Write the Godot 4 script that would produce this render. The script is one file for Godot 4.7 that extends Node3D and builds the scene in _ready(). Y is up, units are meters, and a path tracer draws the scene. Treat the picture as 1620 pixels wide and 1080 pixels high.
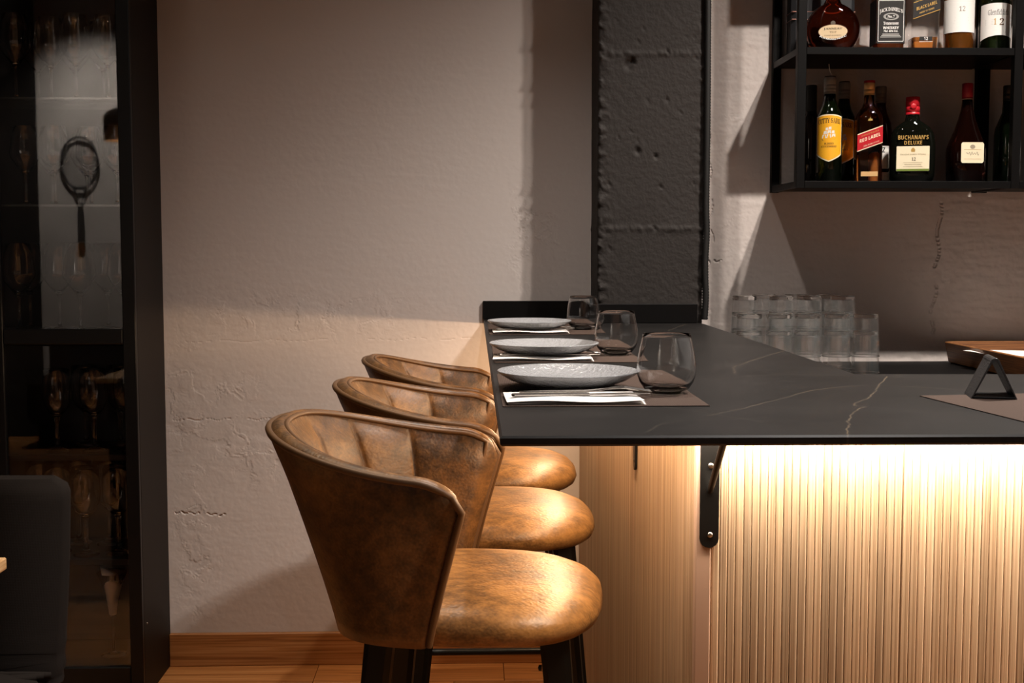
extends Node3D

var taken := {}
var M := {}
var rng := RandomNumberGenerator.new()

# ------------------------------------------------------------------ scene-tree helpers
func numbered(called: String) -> String:
	if not taken.has(called):
		taken[called] = 0
		return called
	taken[called] += 1
	return "%s_%03d" % [called, taken[called]]

func meta(o: Node, label := "", category := "", group := "", kind := "") -> void:
	if label != "": o.set_meta("label", label)
	if category != "": o.set_meta("category", category)
	if group != "": o.set_meta("group", group)
	if kind != "": o.set_meta("kind", kind)

func thing(called: String, label: String, category: String, at := Vector3.ZERO, turn := 0.0, group := "") -> Node3D:
	var o := Node3D.new()
	o.name = numbered(called)
	add_child(o)
	o.position = at
	o.rotation_degrees.y = turn
	meta(o, label, category, group)
	return o

func part(called: String, mesh: Mesh, m: Material, parent: Node) -> MeshInstance3D:
	var o := MeshInstance3D.new()
	o.name = called
	o.mesh = mesh
	o.material_override = m
	parent.add_child(o, true)
	return o

func solo(called: String, mesh: Mesh, m: Material, label: String, category: String, at := Vector3.ZERO, group := "") -> MeshInstance3D:
	var o := MeshInstance3D.new()
	o.name = numbered(called)
	o.mesh = mesh
	o.material_override = m
	add_child(o)
	o.position = at
	meta(o, label, category, group)
	return o

func struct(called: String, mesh: Mesh, m: Material, label := "") -> MeshInstance3D:
	var o := solo(called, mesh, m, label, "")
	o.set_meta("kind", "structure")
	return o

func copy(o: Node3D, base: String, label: String, at: Vector3, turn := 0.0) -> Node3D:
	var c: Node3D = o.duplicate()
	c.name = numbered(base)
	add_child(c)
	c.position = at
	c.rotation_degrees.y = turn
	c.set_meta("label", label)
	return c

# ------------------------------------------------------------------ mesh helpers
func begin() -> SurfaceTool:
	var st := SurfaceTool.new()
	st.begin(Mesh.PRIMITIVE_TRIANGLES)
	return st

func done(st: SurfaceTool) -> ArrayMesh:
	st.generate_normals()
	return st.commit()

func face(st: SurfaceTool, pts: Array, c: Vector3) -> void:
	var mid := Vector3.ZERO
	for p in pts: mid += p
	mid /= pts.size()
	var n: Vector3 = (pts[1] - pts[0]).cross(pts[2] - pts[0])
	var rev: bool = n.dot(mid - c) > 0.0
	st.set_smooth_group(-1)
	for i in range(1, pts.size() - 1):
		st.add_vertex(pts[0])
		if rev:
			st.add_vertex(pts[i + 1]); st.add_vertex(pts[i])
		else:
			st.add_vertex(pts[i]); st.add_vertex(pts[i + 1])

func bx(st: SurfaceTool, c: Vector3, size: Vector3, b := 0.0, bas := Basis()) -> void:
	var h := size * 0.5
	b = minf(b, minf(h.x, minf(h.y, h.z)) * 0.95)
	if b <= 0.0:
		for ax in 3:
			for s in [-1.0, 1.0]:
				var pts := []
				for q in [[-1, -1], [1, -1], [1, 1], [-1, 1]]:
					var v := Vector3.ZERO
					v[ax] = s * h[ax]; v[(ax + 1) % 3] = q[0] * h[(ax + 1) % 3]; v[(ax + 2) % 3] = q[1] * h[(ax + 2) % 3]
					pts.append(c + bas * v)
				face(st, pts, c)
		return
	for ax in 3:
		var a1 := (ax + 1) % 3
		var a2 := (ax + 2) % 3
		for s in [-1.0, 1.0]:
			var pts := []
			for q in [[-1, -1], [1, -1], [1, 1], [-1, 1]]:
				var v := Vector3.ZERO
				v[ax] = s * h[ax]; v[a1] = q[0] * (h[a1] - b); v[a2] = q[1] * (h[a2] - b)
				pts.append(c + bas * v)
			face(st, pts, c)
		for s1 in [-1.0, 1.0]:
			for s2 in [-1.0, 1.0]:
				var pts := []
				for e in [-1.0, 1.0]:
					var v := Vector3.ZERO
					v[ax] = e * (h[ax] - b); v[a1] = s1 * h[a1]; v[a2] = s2 * (h[a2] - b)
					var w := Vector3.ZERO
					w[ax] = e * (h[ax] - b); w[a1] = s1 * (h[a1] - b); w[a2] = s2 * h[a2]
					if e < 0: pts.append(c + bas * v); pts.append(c + bas * w)
					else: pts.append(c + bas * w); pts.append(c + bas * v)
				face(st, pts, c)
	for sx in [-1.0, 1.0]:
		for sy in [-1.0, 1.0]:
			for sz in [-1.0, 1.0]:
				face(st, [c + bas * Vector3(sx * h.x, sy * (h.y - b), sz * (h.z - b)), c + bas * Vector3(sx * (h.x - b), sy * h.y, sz * (h.z - b)), c + bas * Vector3(sx * (h.x - b), sy * (h.y - b), sz * h.z)], c)

func boxm(c: Vector3, size: Vector3, b := 0.0, bas := Basis()) -> ArrayMesh:
	var st := begin()
	bx(st, c, size, b, bas)
	return done(st)

# box given by its two corners
func bb(lo: Vector3, hi: Vector3, b := 0.0) -> ArrayMesh:
	return boxm((lo + hi) * 0.5, hi - lo, b)

func grid(st: SurfaceTool, rows: Array, wrap := false, group := 0, flip := false) -> void:
	st.set_smooth_group(group)
	for i in rows.size() - 1:
		var a: PackedVector3Array = rows[i]
		var b: PackedVector3Array = rows[i + 1]
		var n := a.size()
		for j in (n if wrap else n - 1):
			var k := (j + 1) % n
			if flip:
				st.add_vertex(a[j]); st.add_vertex(b[j]); st.add_vertex(a[k])
				st.add_vertex(a[k]); st.add_vertex(b[j]); st.add_vertex(b[k])
			else:
				st.add_vertex(a[j]); st.add_vertex(a[k]); st.add_vertex(b[j])
				st.add_vertex(a[k]); st.add_vertex(b[k]); st.add_vertex(b[j])

# profile of (radius, height); a repeated point starts a new smooth group
func lathe(st: SurfaceTool, prof: Array, segs := 32, c := Vector3.ZERO, sx := 1.0, sz := 1.0) -> void:
	var rows := []
	var g := 0
	for i in prof.size():
		var p: Vector2 = prof[i]
		var r := PackedVector3Array()
		for j in segs:
			var a := TAU * j / segs
			r.append(c + Vector3(p.x * cos(a) * sx, p.y, p.x * sin(a) * sz))
		if i > 0 and p.is_equal_approx(prof[i - 1]):
			if rows.size() > 1: grid(st, rows, true, g)
			rows = []
			g += 1
		rows.append(r)
	if rows.size() > 1: grid(st, rows, true, g)

func lathem(prof: Array, segs := 32, c := Vector3.ZERO) -> ArrayMesh:
	var st := begin()
	lathe(st, prof, segs, c)
	return done(st)

# sections: [height, half width, half depth, squareness]
# a tapering thin wall with shallow upright flutes
func fluted(prof: Array, flutes: int, amp: float, segs := 84) -> ArrayMesh:
	var rows := []
	for p in prof:
		var r := PackedVector3Array()
		for j in segs:
			var a := TAU * j / segs
			var q: float = p.x + amp * cos(flutes * a)
			r.append(Vector3(q * cos(a), p.y, q * sin(a)))
		rows.append(r)
	var st := begin()
	grid(st, rows, true, 0)
	return done(st)

func loft(st: SurfaceTool, secs: Array, segs := 48, c := Vector3.ZERO) -> void:
	var rows := []
	var g := 0
	for i in secs.size():
		var s: Array = secs[i]
		var r := PackedVector3Array()
		for j in segs:
			var a: float = TAU * j / segs
			var ca := cos(a)
			var sa := sin(a)
			var e: float = 2.0 / float(s[3])
			r.append(c + Vector3(s[1] * signf(ca) * pow(absf(ca), e), s[0], s[2] * signf(sa) * pow(absf(sa), e)))
		if i > 0 and s == secs[i - 1]:
			if rows.size() > 1: grid(st, rows, true, g)
			rows = []
			g += 1
		rows.append(r)
	if rows.size() > 1: grid(st, rows, true, g)

func loftm(secs: Array, segs := 48, c := Vector3.ZERO) -> ArrayMesh:
	var st := begin()
	loft(st, secs, segs, c)
	return done(st)

func tube(st: SurfaceTool, path: Array, rad, segs := 10, closed := false, group := 0) -> void:
	var rows := []
	var n := path.size()
	var up := Vector3.UP
	var first := true
	for i in n:
		var p: Vector3 = path[i]
		var t: Vector3
		if closed: t = (path[(i + 1) % n] - path[(i - 1 + n) % n]).normalized()
		else: t = (path[mini(i + 1, n - 1)] - path[maxi(i - 1, 0)]).normalized()
		if first:
			up = Vector3.UP if absf(t.y) < 0.9 else Vector3.RIGHT
			first = false
		up = (up - t * up.dot(t)).normalized()
		var side := t.cross(up)
		var r: float = rad[i] if rad is Array else rad
		var row := PackedVector3Array()
		for j in segs:
			var a := TAU * j / segs
			row.append(p + (up * cos(a) + side * sin(a)) * r)
		rows.append(row)
	if closed: rows.append(rows[0])
	grid(st, rows, true, group, true)
	if not closed:
		for e in [0, n - 1]:
			var pts := []
			for v in rows[e]: pts.append(v)
			face(st, pts, path[1] if e == 0 else path[n - 2])

func tubem(path: Array, rad, segs := 10, closed := false) -> ArrayMesh:
	var st := begin()
	tube(st, path, rad, segs, closed)
	return done(st)

func smooth_path(pts: Array, per := 8) -> Array:
	var out := []
	var n := pts.size()
	for i in n - 1:
		var p0: Vector3 = pts[maxi(i - 1, 0)]
		var p1: Vector3 = pts[i]
		var p2: Vector3 = pts[i + 1]
		var p3: Vector3 = pts[mini(i + 2, n - 1)]
		for k in per:
			out.append(p1.cubic_interpolate(p2, p0, p3, float(k) / per))
	out.append(pts[n - 1])
	return out

# flat outline in x-z raised from y0 to y1 with chamfered rims
func prism(st: SurfaceTool, poly: PackedVector2Array, y0: float, y1: float, b := 0.0, bas := Transform3D()) -> void:
	if Geometry2D.is_polygon_clockwise(poly): poly.reverse()
	var n := poly.size()
	var ins := PackedVector2Array()
	for i in n:
		var e0 := (poly[i] - poly[(i - 1 + n) % n]).normalized()
		var e1 := (poly[(i + 1) % n] - poly[i]).normalized()
		var n0 := Vector2(-e0.y, e0.x)
		var n1 := Vector2(-e1.y, e1.x)
		var m := (n0 + n1)
		var k := maxf(0.3, 1.0 + n0.dot(n1))
		ins.append(poly[i] + m / k * b)
	var tri := Geometry2D.triangulate_polygon(ins)
	st.set_smooth_group(-1)
	for t in range(0, tri.size(), 3):
		var a := ins[tri[t]]
		var q := ins[tri[t + 1]]
		var r := ins[tri[t + 2]]
		if (q - a).cross(r - a) < 0:
			var s := q
			q = r
			r = s
		# x-z plane: counter-clockwise in (x, z) is clockwise seen from above
		for v in [a, q, r]: st.add_vertex(bas * Vector3(v.x, y1, v.y))
		for v in [a, r, q]: st.add_vertex(bas * Vector3(v.x, y0, v.y))
	var rings := [[ins, y0], [poly, y0 + b], [poly, y1 - b], [ins, y1]] if b > 0 else [[poly, y0], [poly, y1]]
	for k in rings.size() - 1:
		for i in n:
			var j := (i + 1) % n
			var a := bas * Vector3(rings[k][0][i].x, rings[k][1], rings[k][0][i].y)
			var q := bas * Vector3(rings[k][0][j].x, rings[k][1], rings[k][0][j].y)
			var r := bas * Vector3(rings[k + 1][0][i].x, rings[k + 1][1], rings[k + 1][0][i].y)
			var s := bas * Vector3(rings[k + 1][0][j].x, rings[k + 1][1], rings[k + 1][0][j].y)
			st.add_vertex(a); st.add_vertex(q); st.add_vertex(r)
			st.add_vertex(q); st.add_vertex(s); st.add_vertex(r)

func prismm(poly: PackedVector2Array, y0: float, y1: float, b := 0.0, bas := Transform3D()) -> ArrayMesh:
	var st := begin()
	prism(st, poly, y0, y1, b, bas)
	return done(st)

func ellipse(cx: float, cy: float, rx: float, ry: float, n := 28) -> PackedVector2Array:
	var p := PackedVector2Array()
	for i in n: p.append(Vector2(cx + rx * cos(TAU * i / n), cy + ry * sin(TAU * i / n)))
	return p

func rounded(w: float, h: float, r: float, n := 5) -> PackedVector2Array:
	var p := PackedVector2Array()
	for q in 4:
		var c := Vector2([1, -1, -1, 1][q] * (w / 2 - r), [1, 1, -1, -1][q] * (h / 2 - r))
		for i in n + 1: p.append(c + Vector2.from_angle(PI / 2 * (q + float(i) / n)) * r)
	return p

# an outline drawn on a label (x to the right, y up), laid on a flat face (radius 0) or wrapped round a bottle
func print_shape(poly: PackedVector2Array, lift: float, radius := 0.0) -> ArrayMesh:
	var tri := Geometry2D.triangulate_polygon(poly)
	var st := begin()
	st.set_smooth_group(-1)
	for t in range(0, tri.size(), 3):
		var v := [poly[tri[t]], poly[tri[t + 1]], poly[tri[t + 2]]]
		if (v[1] - v[0]).cross(v[2] - v[0]) > 0: v = [v[0], v[2], v[1]]
		for p in v: st.add_vertex(wrapped(p, lift, radius))
	return done(st)

func wrapped(p: Vector2, lift: float, radius: float) -> Vector3:
	if radius <= 0.0: return Vector3(p.x, p.y, lift)
	var a := p.x / radius
	return Vector3((radius + lift) * sin(a), p.y, (radius + lift) * cos(a))

# label sheet wrapped on a bottle: half angle and the heights of its lower and upper edge across it
func sheet(radius: float, half: float, low: Callable, high: Callable, n := 20) -> ArrayMesh:
	var rows := []
	for k in 2:
		var r := PackedVector3Array()
		for i in n + 1:
			var t := -1.0 + 2.0 * i / n
			var a := half * t
			r.append(Vector3(radius * sin(a), (low if k == 0 else high).call(t), radius * cos(a)))
		rows.append(r)
	var st := begin()
	grid(st, rows, false, 0, true)
	return done(st)

func lettering(words: String, width: float, height: float, at: Vector2, lift: float, radius := 0.0, serif := false, bold := true, arch := 0.0, slant := 0.0) -> ArrayMesh:
	var f := SystemFont.new()
	f.font_names = PackedStringArray(["Droid Serif" if serif else "Droid Sans"])
	f.font_weight = 700 if bold else 400
	var t := TextMesh.new()
	t.text = words
	t.font = f
	t.font_size = 24
	t.curve_step = 2.0
	t.depth = 0.0
	t.pixel_size = 0.01
	var ar := t.get_mesh_arrays()
	var vs: PackedVector3Array = ar[Mesh.ARRAY_VERTEX]
	var ix: PackedInt32Array = ar[Mesh.ARRAY_INDEX] if ar[Mesh.ARRAY_INDEX] != null else PackedInt32Array()
	var lo := Vector2(1e9, 1e9)
	var hi := -lo
	for v in vs:
		lo = lo.min(Vector2(v.x, v.y)); hi = hi.max(Vector2(v.x, v.y))
	var sz := hi - lo
	var st := begin()
	st.set_smooth_group(-1)
	var count := ix.size() if ix.size() > 0 else vs.size()
	for k in range(0, count, 3):
		var q := []
		for e in 3:
			var v := vs[ix[k + e]] if ix.size() > 0 else vs[k + e]
			var u := (v.x - lo.x) / sz.x - 0.5
			var p := Vector2(u * width, ((v.y - lo.y) / sz.y - 0.5) * height)
			p.y += -arch * (4.0 * u * u) + slant * p.x
			q.append(p + at)
		if (q[1] - q[0]).cross(q[2] - q[0]) > 0: q = [q[0], q[2], q[1]]
		for p in q: st.add_vertex(wrapped(p, lift, radius))
	return done(st)

# ------------------------------------------------------------------ materials
func mat(c: Color, rough := 0.6, metal := 0.0, spec := 0.5) -> StandardMaterial3D:
	var m := StandardMaterial3D.new()
	m.albedo_color = c
	m.roughness = rough
	m.metallic = metal
	m.metallic_specular = spec
	return m

func c8(r: int, g: int, b: int) -> Color:
	return Color(r / 255.0, g / 255.0, b / 255.0)

func noise(w: int, h: int, freq: float, oct: int, sd: int, warp := 0.0) -> PackedByteArray:
	var n := FastNoiseLite.new()
	n.seed = sd
	n.frequency = freq
	n.noise_type = FastNoiseLite.TYPE_SIMPLEX_SMOOTH
	n.fractal_type = FastNoiseLite.FRACTAL_FBM
	n.fractal_octaves = oct
	if warp > 0.0:
		n.domain_warp_enabled = true
		n.domain_warp_amplitude = warp
		n.domain_warp_frequency = freq * 2.0
	var im := n.get_seamless_image(w, h)
	im.convert(Image.FORMAT_L8)
	return im.get_data()

func tex_rgb(w: int, h: int, data: PackedByteArray) -> ImageTexture:
	var im := Image.create_from_data(w, h, false, Image.FORMAT_RGB8, data)
	im.generate_mipmaps()
	return ImageTexture.create_from_image(im)

func tex_grey(w: int, h: int, data: PackedByteArray) -> ImageTexture:
	return ImageTexture.create_from_image(Image.create_from_data(w, h, false, Image.FORMAT_L8, data))

# two-tone texture driven by a byte field
func ramp_tex(w: int, h: int, field: PackedByteArray, cols: Array, stops: Array) -> ImageTexture:
	var lut := []
	for i in 256:
		var t := i / 255.0
		var c: Color = cols[0]
		for k in cols.size() - 1:
			if t >= stops[k]:
				c = cols[k].lerp(cols[k + 1], clampf((t - stops[k]) / (stops[k + 1] - stops[k]), 0, 1))
		lut.append(c)
	var out := PackedByteArray()
	out.resize(w * h * 3)
	for i in w * h:
		var c: Color = lut[field[i]]
		out[i * 3] = int(c.r * 255); out[i * 3 + 1] = int(c.g * 255); out[i * 3 + 2] = int(c.b * 255)
	return tex_rgb(w, h, out)

func mixed(a: PackedByteArray, wa: float, b: PackedByteArray, wb: float, bias := 0.0) -> PackedByteArray:
	var o := PackedByteArray()
	o.resize(a.size())
	for i in a.size(): o[i] = clampi(int(a[i] * wa + b[i] * wb + bias), 0, 255)
	return o

# long streaks: a small noise picture drawn out along one axis
func streaks(w: int, h: int, small: int, along_y: bool, freq: float, oct: int, sd: int) -> PackedByteArray:
	var n := FastNoiseLite.new()
	n.seed = sd
	n.frequency = freq
	n.fractal_octaves = oct
	var im := n.get_seamless_image(w if along_y else small, small if along_y else h)
	im.convert(Image.FORMAT_L8)
	im.resize(w, h, Image.INTERPOLATE_CUBIC)
	return im.get_data()

func tri(m: StandardMaterial3D, s: Vector3, off := Vector3.ZERO) -> StandardMaterial3D:
	m.uv1_triplanar = true
	m.uv1_triplanar_sharpness = 4.0
	m.uv1_scale = s
	m.uv1_offset = off
	return m

func bump(m: StandardMaterial3D, t: Texture2D, cm: float) -> StandardMaterial3D:
	m.heightmap_enabled = true
	m.heightmap_texture = t
	m.heightmap_scale = cm
	return m

func clear_glass(c: Color, a := 0.02) -> StandardMaterial3D:
	var m := mat(Color(c.r, c.g, c.b, a), 0.02)
	m.transparency = BaseMaterial3D.TRANSPARENCY_ALPHA
	m.cull_mode = BaseMaterial3D.CULL_DISABLED
	return m

func solid_glass(c: Color, a := 0.0, ior := 0.05, rough := 0.0) -> StandardMaterial3D:
	var m := mat(Color(c.r, c.g, c.b, a), rough)
	m.transparency = BaseMaterial3D.TRANSPARENCY_ALPHA
	m.refraction_enabled = true
	m.refraction_scale = ior
	return m

func make_materials() -> void:
	# plaster of the back wall: relief only, drawn in metres (x -3..2.6, height 0..3)
	var W := 2048
	var H := 1097
	var fine := noise(W, H, 0.11, 3, 3)
	var mid := noise(W, H, 0.022, 4, 5, 20.0)
	var big := noise(W, H, 0.004, 3, 9)
	var edge := noise(W, H, 0.013, 4, 21, 45.0)
	var combed := streaks(W, H, 420, false, 0.09, 2, 31)
	var rough_spots := [Vector4(-0.68, 0.66, 0.22, 0.10), Vector4(-0.86, 0.80, 0.08, 0.16), Vector4(-0.76, 0.84, 0.12, 0.05), Vector4(-0.84, 0.37, 0.06, 0.20), Vector4(0.18, 1.30, 0.08, 0.16), Vector4(-0.5, 1.06, 0.35, 0.06), Vector4(1.05, 1.78, 0.12, 0.08), Vector4(0.78, 1.55, 0.05, 0.25)]
	var hd := PackedByteArray()
	hd.resize(W * H)
	for y in H:
		var my := 3.0 - 3.0 * (y + 0.5) / H
		for x in W:
			var i := y * W + x
			var mx := -3.0 + 5.6 * (x + 0.5) / W
			var h := 128.0 + (big[i] - 128) * 0.18 + (mid[i] - 128) * (0.06 + 0.08 * clampf((mx - 0.6) / 0.1, 0.0, 1.0))
			var right := clampf((mx - 0.6) / 0.1, 0.0, 1.0)
			h += (fine[i] - 128) * (0.045 + 0.10 * right) + (combed[i] - 128) * (0.03 + 0.10 * right + 0.16 * clampf((mx - 1.25) / 0.25, 0.0, 1.0))
			var k := right * 0.22
			for s in rough_spots:
				var dx: float = (mx - s.x) / s.z
				var dy: float = (my - s.y) / s.w
				var q := dx * dx + dy * dy
				if q < 4.0: k = maxf(k, exp(-q))
			if k > 0.05:
				var e := absf(edge[i] - 128.0)
				h += k * (clampf((edge[i] - 128.0) * 3.0, -13.0, 13.0) - (10.0 * maxf(0.0, 1.0 - e / 5.0)))
				h += k * (mid[i] - 128) * 0.25
			hd[i] = clampi(int(h), 0, 255)
	# hairline cracks and trowel lines
	for c in [[1.405, 1.40, 1.385, 1.00, 3, 40], [-0.86, 0.985, 0.0, 0.992, 1, 10], [-0.9, 0.75, -0.55, 0.752, 1, 10], [0.70, 1.62, 0.715, 1.28, 1, 35], [0.68, 1.22, 0.74, 1.225, 1, 30], [-0.9, 0.47, -0.75, 0.46, 1, 14]]:
		var steps := 700
		for s in steps:
			var t := float(s) / steps
			var px := int((lerpf(c[0], c[2], t) + 0.006 * sin(t * 21.0) * (1.0 if absf(c[0] - c[2]) < 0.1 else 0.2) + 3.0) / 5.6 * W)
			var py := int((3.0 - lerpf(c[1], c[3], t) + 0.003 * sin(t * 37.0)) / 3.0 * H)
			if sin(t * 143.0 + 9.0 * sin(t * 17.0)) < 0.1: continue
			for dx in c[4]:
				var i: int = py * W + px + dx
				hd[i] = clampi(hd[i] - c[5], 0, 255)
	var tone := ramp_tex(512, 512, noise(512, 512, 0.012, 5, 77), [c8(196, 190, 184), c8(210, 204, 198)], [0.2, 0.8])
	M.plaster = bump(mat(Color.WHITE, 0.62, 0.0, 0.4), tex_grey(W, H, hd), 1.0)
	M.plaster.albedo_color = c8(207, 197, 192)
	M.wall = mat(Color.WHITE, 0.8)
	M.wall.albedo_texture = tone
	tri(M.wall, Vector3.ONE * 0.7)
	M.ceiling = mat(c8(70, 66, 62), 0.9)
	M.dark_wall = mat(c8(26, 23, 21), 0.8)
	var pn := noise(256, 256, 0.05, 4, 15)
	M.concrete = bump(mat(c8(47, 43, 41), 0.7, 0.0, 0.35), tex_grey(256, 256, pn), 0.12)
	tri(M.concrete, Vector3.ONE * 4.0)
	# leather: tan hide rubbed dark in patches
	var la := mixed(noise(512, 512, 0.005, 3, 41), 0.55, noise(512, 512, 0.035, 5, 44), 0.45)
	var lb := noise(512, 512, 0.16, 2, 42)
	var hide := ramp_tex(512, 512, mixed(la, 0.80, lb, 0.24, -4.0), [c8(66, 46, 27), c8(107, 77, 43), c8(140, 102, 58), c8(166, 126, 76)], [0.12, 0.36, 0.56, 0.85])
	M.leather = mat(Color.WHITE, 0.40, 0.0, 0.5)
	M.leather.albedo_texture = hide
	bump(M.leather, tex_grey(512, 512, mixed(noise(512, 512, 0.10, 3, 43), 0.6, lb, 0.4)), 0.07)
	tri(M.leather, Vector3(1.7, 2.3, 2.6))
	var hide2 := ramp_tex(512, 512, mixed(la, 0.80, lb, 0.24, -4.0), [c8(40, 27, 16), c8(73, 50, 27), c8(105, 73, 39), c8(133, 96, 53)], [0.14, 0.38, 0.6, 0.88])
	M.leather_back = mat(Color.WHITE, 0.46, 0.0, 0.5)
	M.leather_back.albedo_texture = hide2
	bump(M.leather_back, M.leather.heightmap_texture, 0.07)
	tri(M.leather_back, Vector3.ONE * 2.0, Vector3(0.3, 0.1, 0.2))
	M.piping = mat(c8(86, 60, 35), 0.5)
	# woods
	var gr := mixed(streaks(512, 512, 24, true, 0.09, 4, 51), 0.6, streaks(512, 512, 10, true, 0.03, 3, 52), 0.4)
	var oak := ramp_tex(512, 512, gr, [c8(162, 134, 106), c8(203, 177, 147), c8(224, 203, 175)], [0.2, 0.5, 0.8])
	M.slat = []
	for k in 6:
		var m := mat(Color.WHITE.darkened([0.0, 0.06, 0.14, 0.03, 0.20, 0.10][k]), 0.55)
		m.albedo_texture = oak
		bump(m, tex_grey(512, 512, gr) if k == 0 else M.slat[0].heightmap_texture, 0.03)
		tri(m, Vector3(9.0, 0.9, 9.0), Vector3(0.17 * k, 0.31 * k, 0.11 * k))
		M.slat.append(m)
	M.side_oak = mat(c8(222, 218, 216), 0.55)
	M.side_oak.albedo_texture = oak
	M.side_oak.vertex_color_use_as_albedo = true
	tri(M.side_oak, Vector3(6.0, 0.7, 6.0))
	M.post = mat(c8(176, 148, 130), 0.5)
	var fg := mixed(streaks(512, 512, 30, false, 0.06, 4, 61), 0.7, streaks(512, 512, 12, false, 0.02, 3, 62), 0.3)
	var honey := ramp_tex(512, 512, fg, [c8(156, 98, 50), c8(198, 134, 76), c8(216, 156, 98)], [0.2, 0.5, 0.8])
	M.plank = []
	for k in 5:
		var m := mat(Color.WHITE.darkened([0.0, 0.08, 0.03, 0.13, 0.05][k]), 0.42)
		m.albedo_texture = honey
		tri(m, Vector3(0.9, 3.2, 3.2), Vector3(0.37 * k, 0.2 * k, 0.29 * k))
		M.plank.append(m)
	M.subfloor = mat(c8(70, 42, 22), 0.6)
	M.table_oak = tri(mat(Color.WHITE, 0.5), Vector3(1.2, 3.0, 3.0))
	M.table_oak.albedo_texture = ramp_tex(512, 512, fg, [c8(176, 132, 84), c8(208, 168, 118), c8(226, 190, 144)], [0.2, 0.5, 0.8])
	M.tray = tri(mat(Color.WHITE, 0.5), Vector3(2.0, 6.0, 2.0))
	M.tray.albedo_texture = ramp_tex(512, 512, fg, [c8(88, 52, 26), c8(118, 74, 38), c8(140, 92, 50)], [0.2, 0.5, 0.8])
	# dark stone with veins, one picture for the worktop: x -0.05..1.65, z -3.75..-1.30
	var sw := 1400
	var sh := 2018
	var sa := noise(sw, sh, 0.006, 5, 71, 40.0)
	var sb := noise(sw, sh, 0.2, 2, 72)
	var sd := PackedByteArray()
	sd.resize(sw * sh * 3)
	for i in sw * sh:
		var v := 28.0 + (sa[i] - 128) * 0.045 + (sb[i] - 128) * 0.02
		sd[i * 3] = int(v * 1.04); sd[i * 3 + 1] = int(v * 0.98); sd[i * 3 + 2] = int(v * 0.95)
	var veins := [[[0.69, -2.03], [0.61, -1.84], [0.569, -1.746], [0.52, -1.662], [0.528, -1.64], [0.508, -1.609], [0.47, -1.52], [0.455, -1.471], [0.428, -1.391]], [[1.3, -1.60], [1.0, -1.70], [0.812, -1.784], [0.64, -1.89], [0.53, -1.85], [0.43, -1.721], [0.348, -1.614], [0.30, -1.56]], [[0.66, -2.56], [0.627, -2.505], [0.55, -2.36], [0.487, -2.236], [0.470, -2.20], [0.447, -2.09]], [[0.392, -1.99], [0.526, -2.066], [0.684, -2.02], [0.9, -1.98]], [[0.25, -1.66], [0.311, -1.572], [0.358, -1.495]], [[0.50, -3.15], [0.511, -3.188], [0.562, -3.341], [0.60, -3.45]], [[0.2, -1.42], [0.24, -1.50], [0.30, -1.53]], [[0.95, -1.40], [1.02, -1.62], [1.2, -1.8], [1.25, -2.05]], [[0.08, -3.66], [0.12, -3.3]]]
	var strength := [44.0, 36.0, 40.0, 16.0, 12.0, 36.0, 12.0, 26.0, 18.0]
	for vi in veins.size():
		var pts := []
		for p in veins[vi]: pts.append(Vector3(p[0], 0, p[1]))
		pts = smooth_path(pts, 220)
		for pi in pts.size():
			var p: Vector3 = pts[pi]
			var wob := 0.0012 * sin(pi * 0.030 + vi) + 0.0008 * sin(pi * 0.08)
			var fx := (p.x + wob + 0.05) / 1.7 * sw
			var fy := (p.z + 3.75) / 2.45 * sh
			var str_k: float = strength[vi] * (0.8 + 0.2 * sin(pi * 0.02 + vi * 2.0))
			for dy in range(-1, 2):
				for dx in range(-1, 2):
					var ix := clampi(int(fx) + dx, 0, sw - 1)
					var iy := clampi(int(fy) + dy, 0, sh - 1)
					var f := clampf(1.25 - Vector2(ix + 0.5 - fx, iy + 0.5 - fy).length(), 0.0, 1.0)
					var i := (iy * sw + ix) * 3
					sd[i] = clampi(int(maxf(sd[i], 36 + str_k * f * 1.5)), 0, 255)
					sd[i + 1] = clampi(int(maxf(sd[i + 1], 34 + str_k * f * 1.2)), 0, 255)
					sd[i + 2] = clampi(int(maxf(sd[i + 2], 32 + str_k * f * 0.85)), 0, 255)
	M.stone = mat(Color.WHITE, 0.42, 0.0, 0.3)
	M.stone.albedo_texture = tex_rgb(sw, sh, sd)
	M.stone_edge = mat(c8(34, 32, 30), 0.3)
	M.black_stone = mat(c8(16, 15, 15), 0.35, 0.0, 0.35)
	M.black_matte = mat(c8(14, 13, 13), 0.55, 0.0, 0.2)
	# metals, plastics, cloth, glass
	M.black_metal = mat(c8(9, 8, 8), 0.5, 0.0, 0.25)
	M.black_steel = mat(c8(11, 11, 11), 0.38, 0.0, 0.4)
	M.cabinet = mat(c8(13, 12, 12), 0.4, 0.0, 0.35)
	M.cabinet_side = mat(c8(24, 19, 16), 0.55, 0.0, 0.3)
	M.cabinet_in = mat(c8(16, 15, 15), 0.6)
	M.steel = mat(c8(196, 190, 184), 0.2, 1.0)
	M.screw = mat(c8(150, 146, 140), 0.3, 1.0)
	M.pane = clear_glass(Color(1, 1, 1), 0.0)
	M.thin_glass = clear_glass(Color(0.92, 0.96, 0.96), 0.015)
	M.shelf_glass = clear_glass(Color(0.7, 0.78, 0.76), 0.06)
	M.glass = solid_glass(Color(1, 1, 1))
	var mn := noise(256, 256, 0.3, 2, 81)
	var weave := PackedByteArray()
	weave.resize(128 * 128)
	for y in 128:
		for x in 128:
			var cx := x / 8
			var cy := y / 8
			var over := (cx + cy) % 2 == 0
			var t := sin(PI * ((x % 8) + 0.5) / 8.0) if over else sin(PI * ((y % 8) + 0.5) / 8.0)
			weave[y * 128 + x] = int(60 + 180 * t)
	M.mat_cloth = bump(mat(c8(138, 124, 116), 0.85, 0.0, 0.3), tex_grey(128, 128, weave), 0.08)
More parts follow.
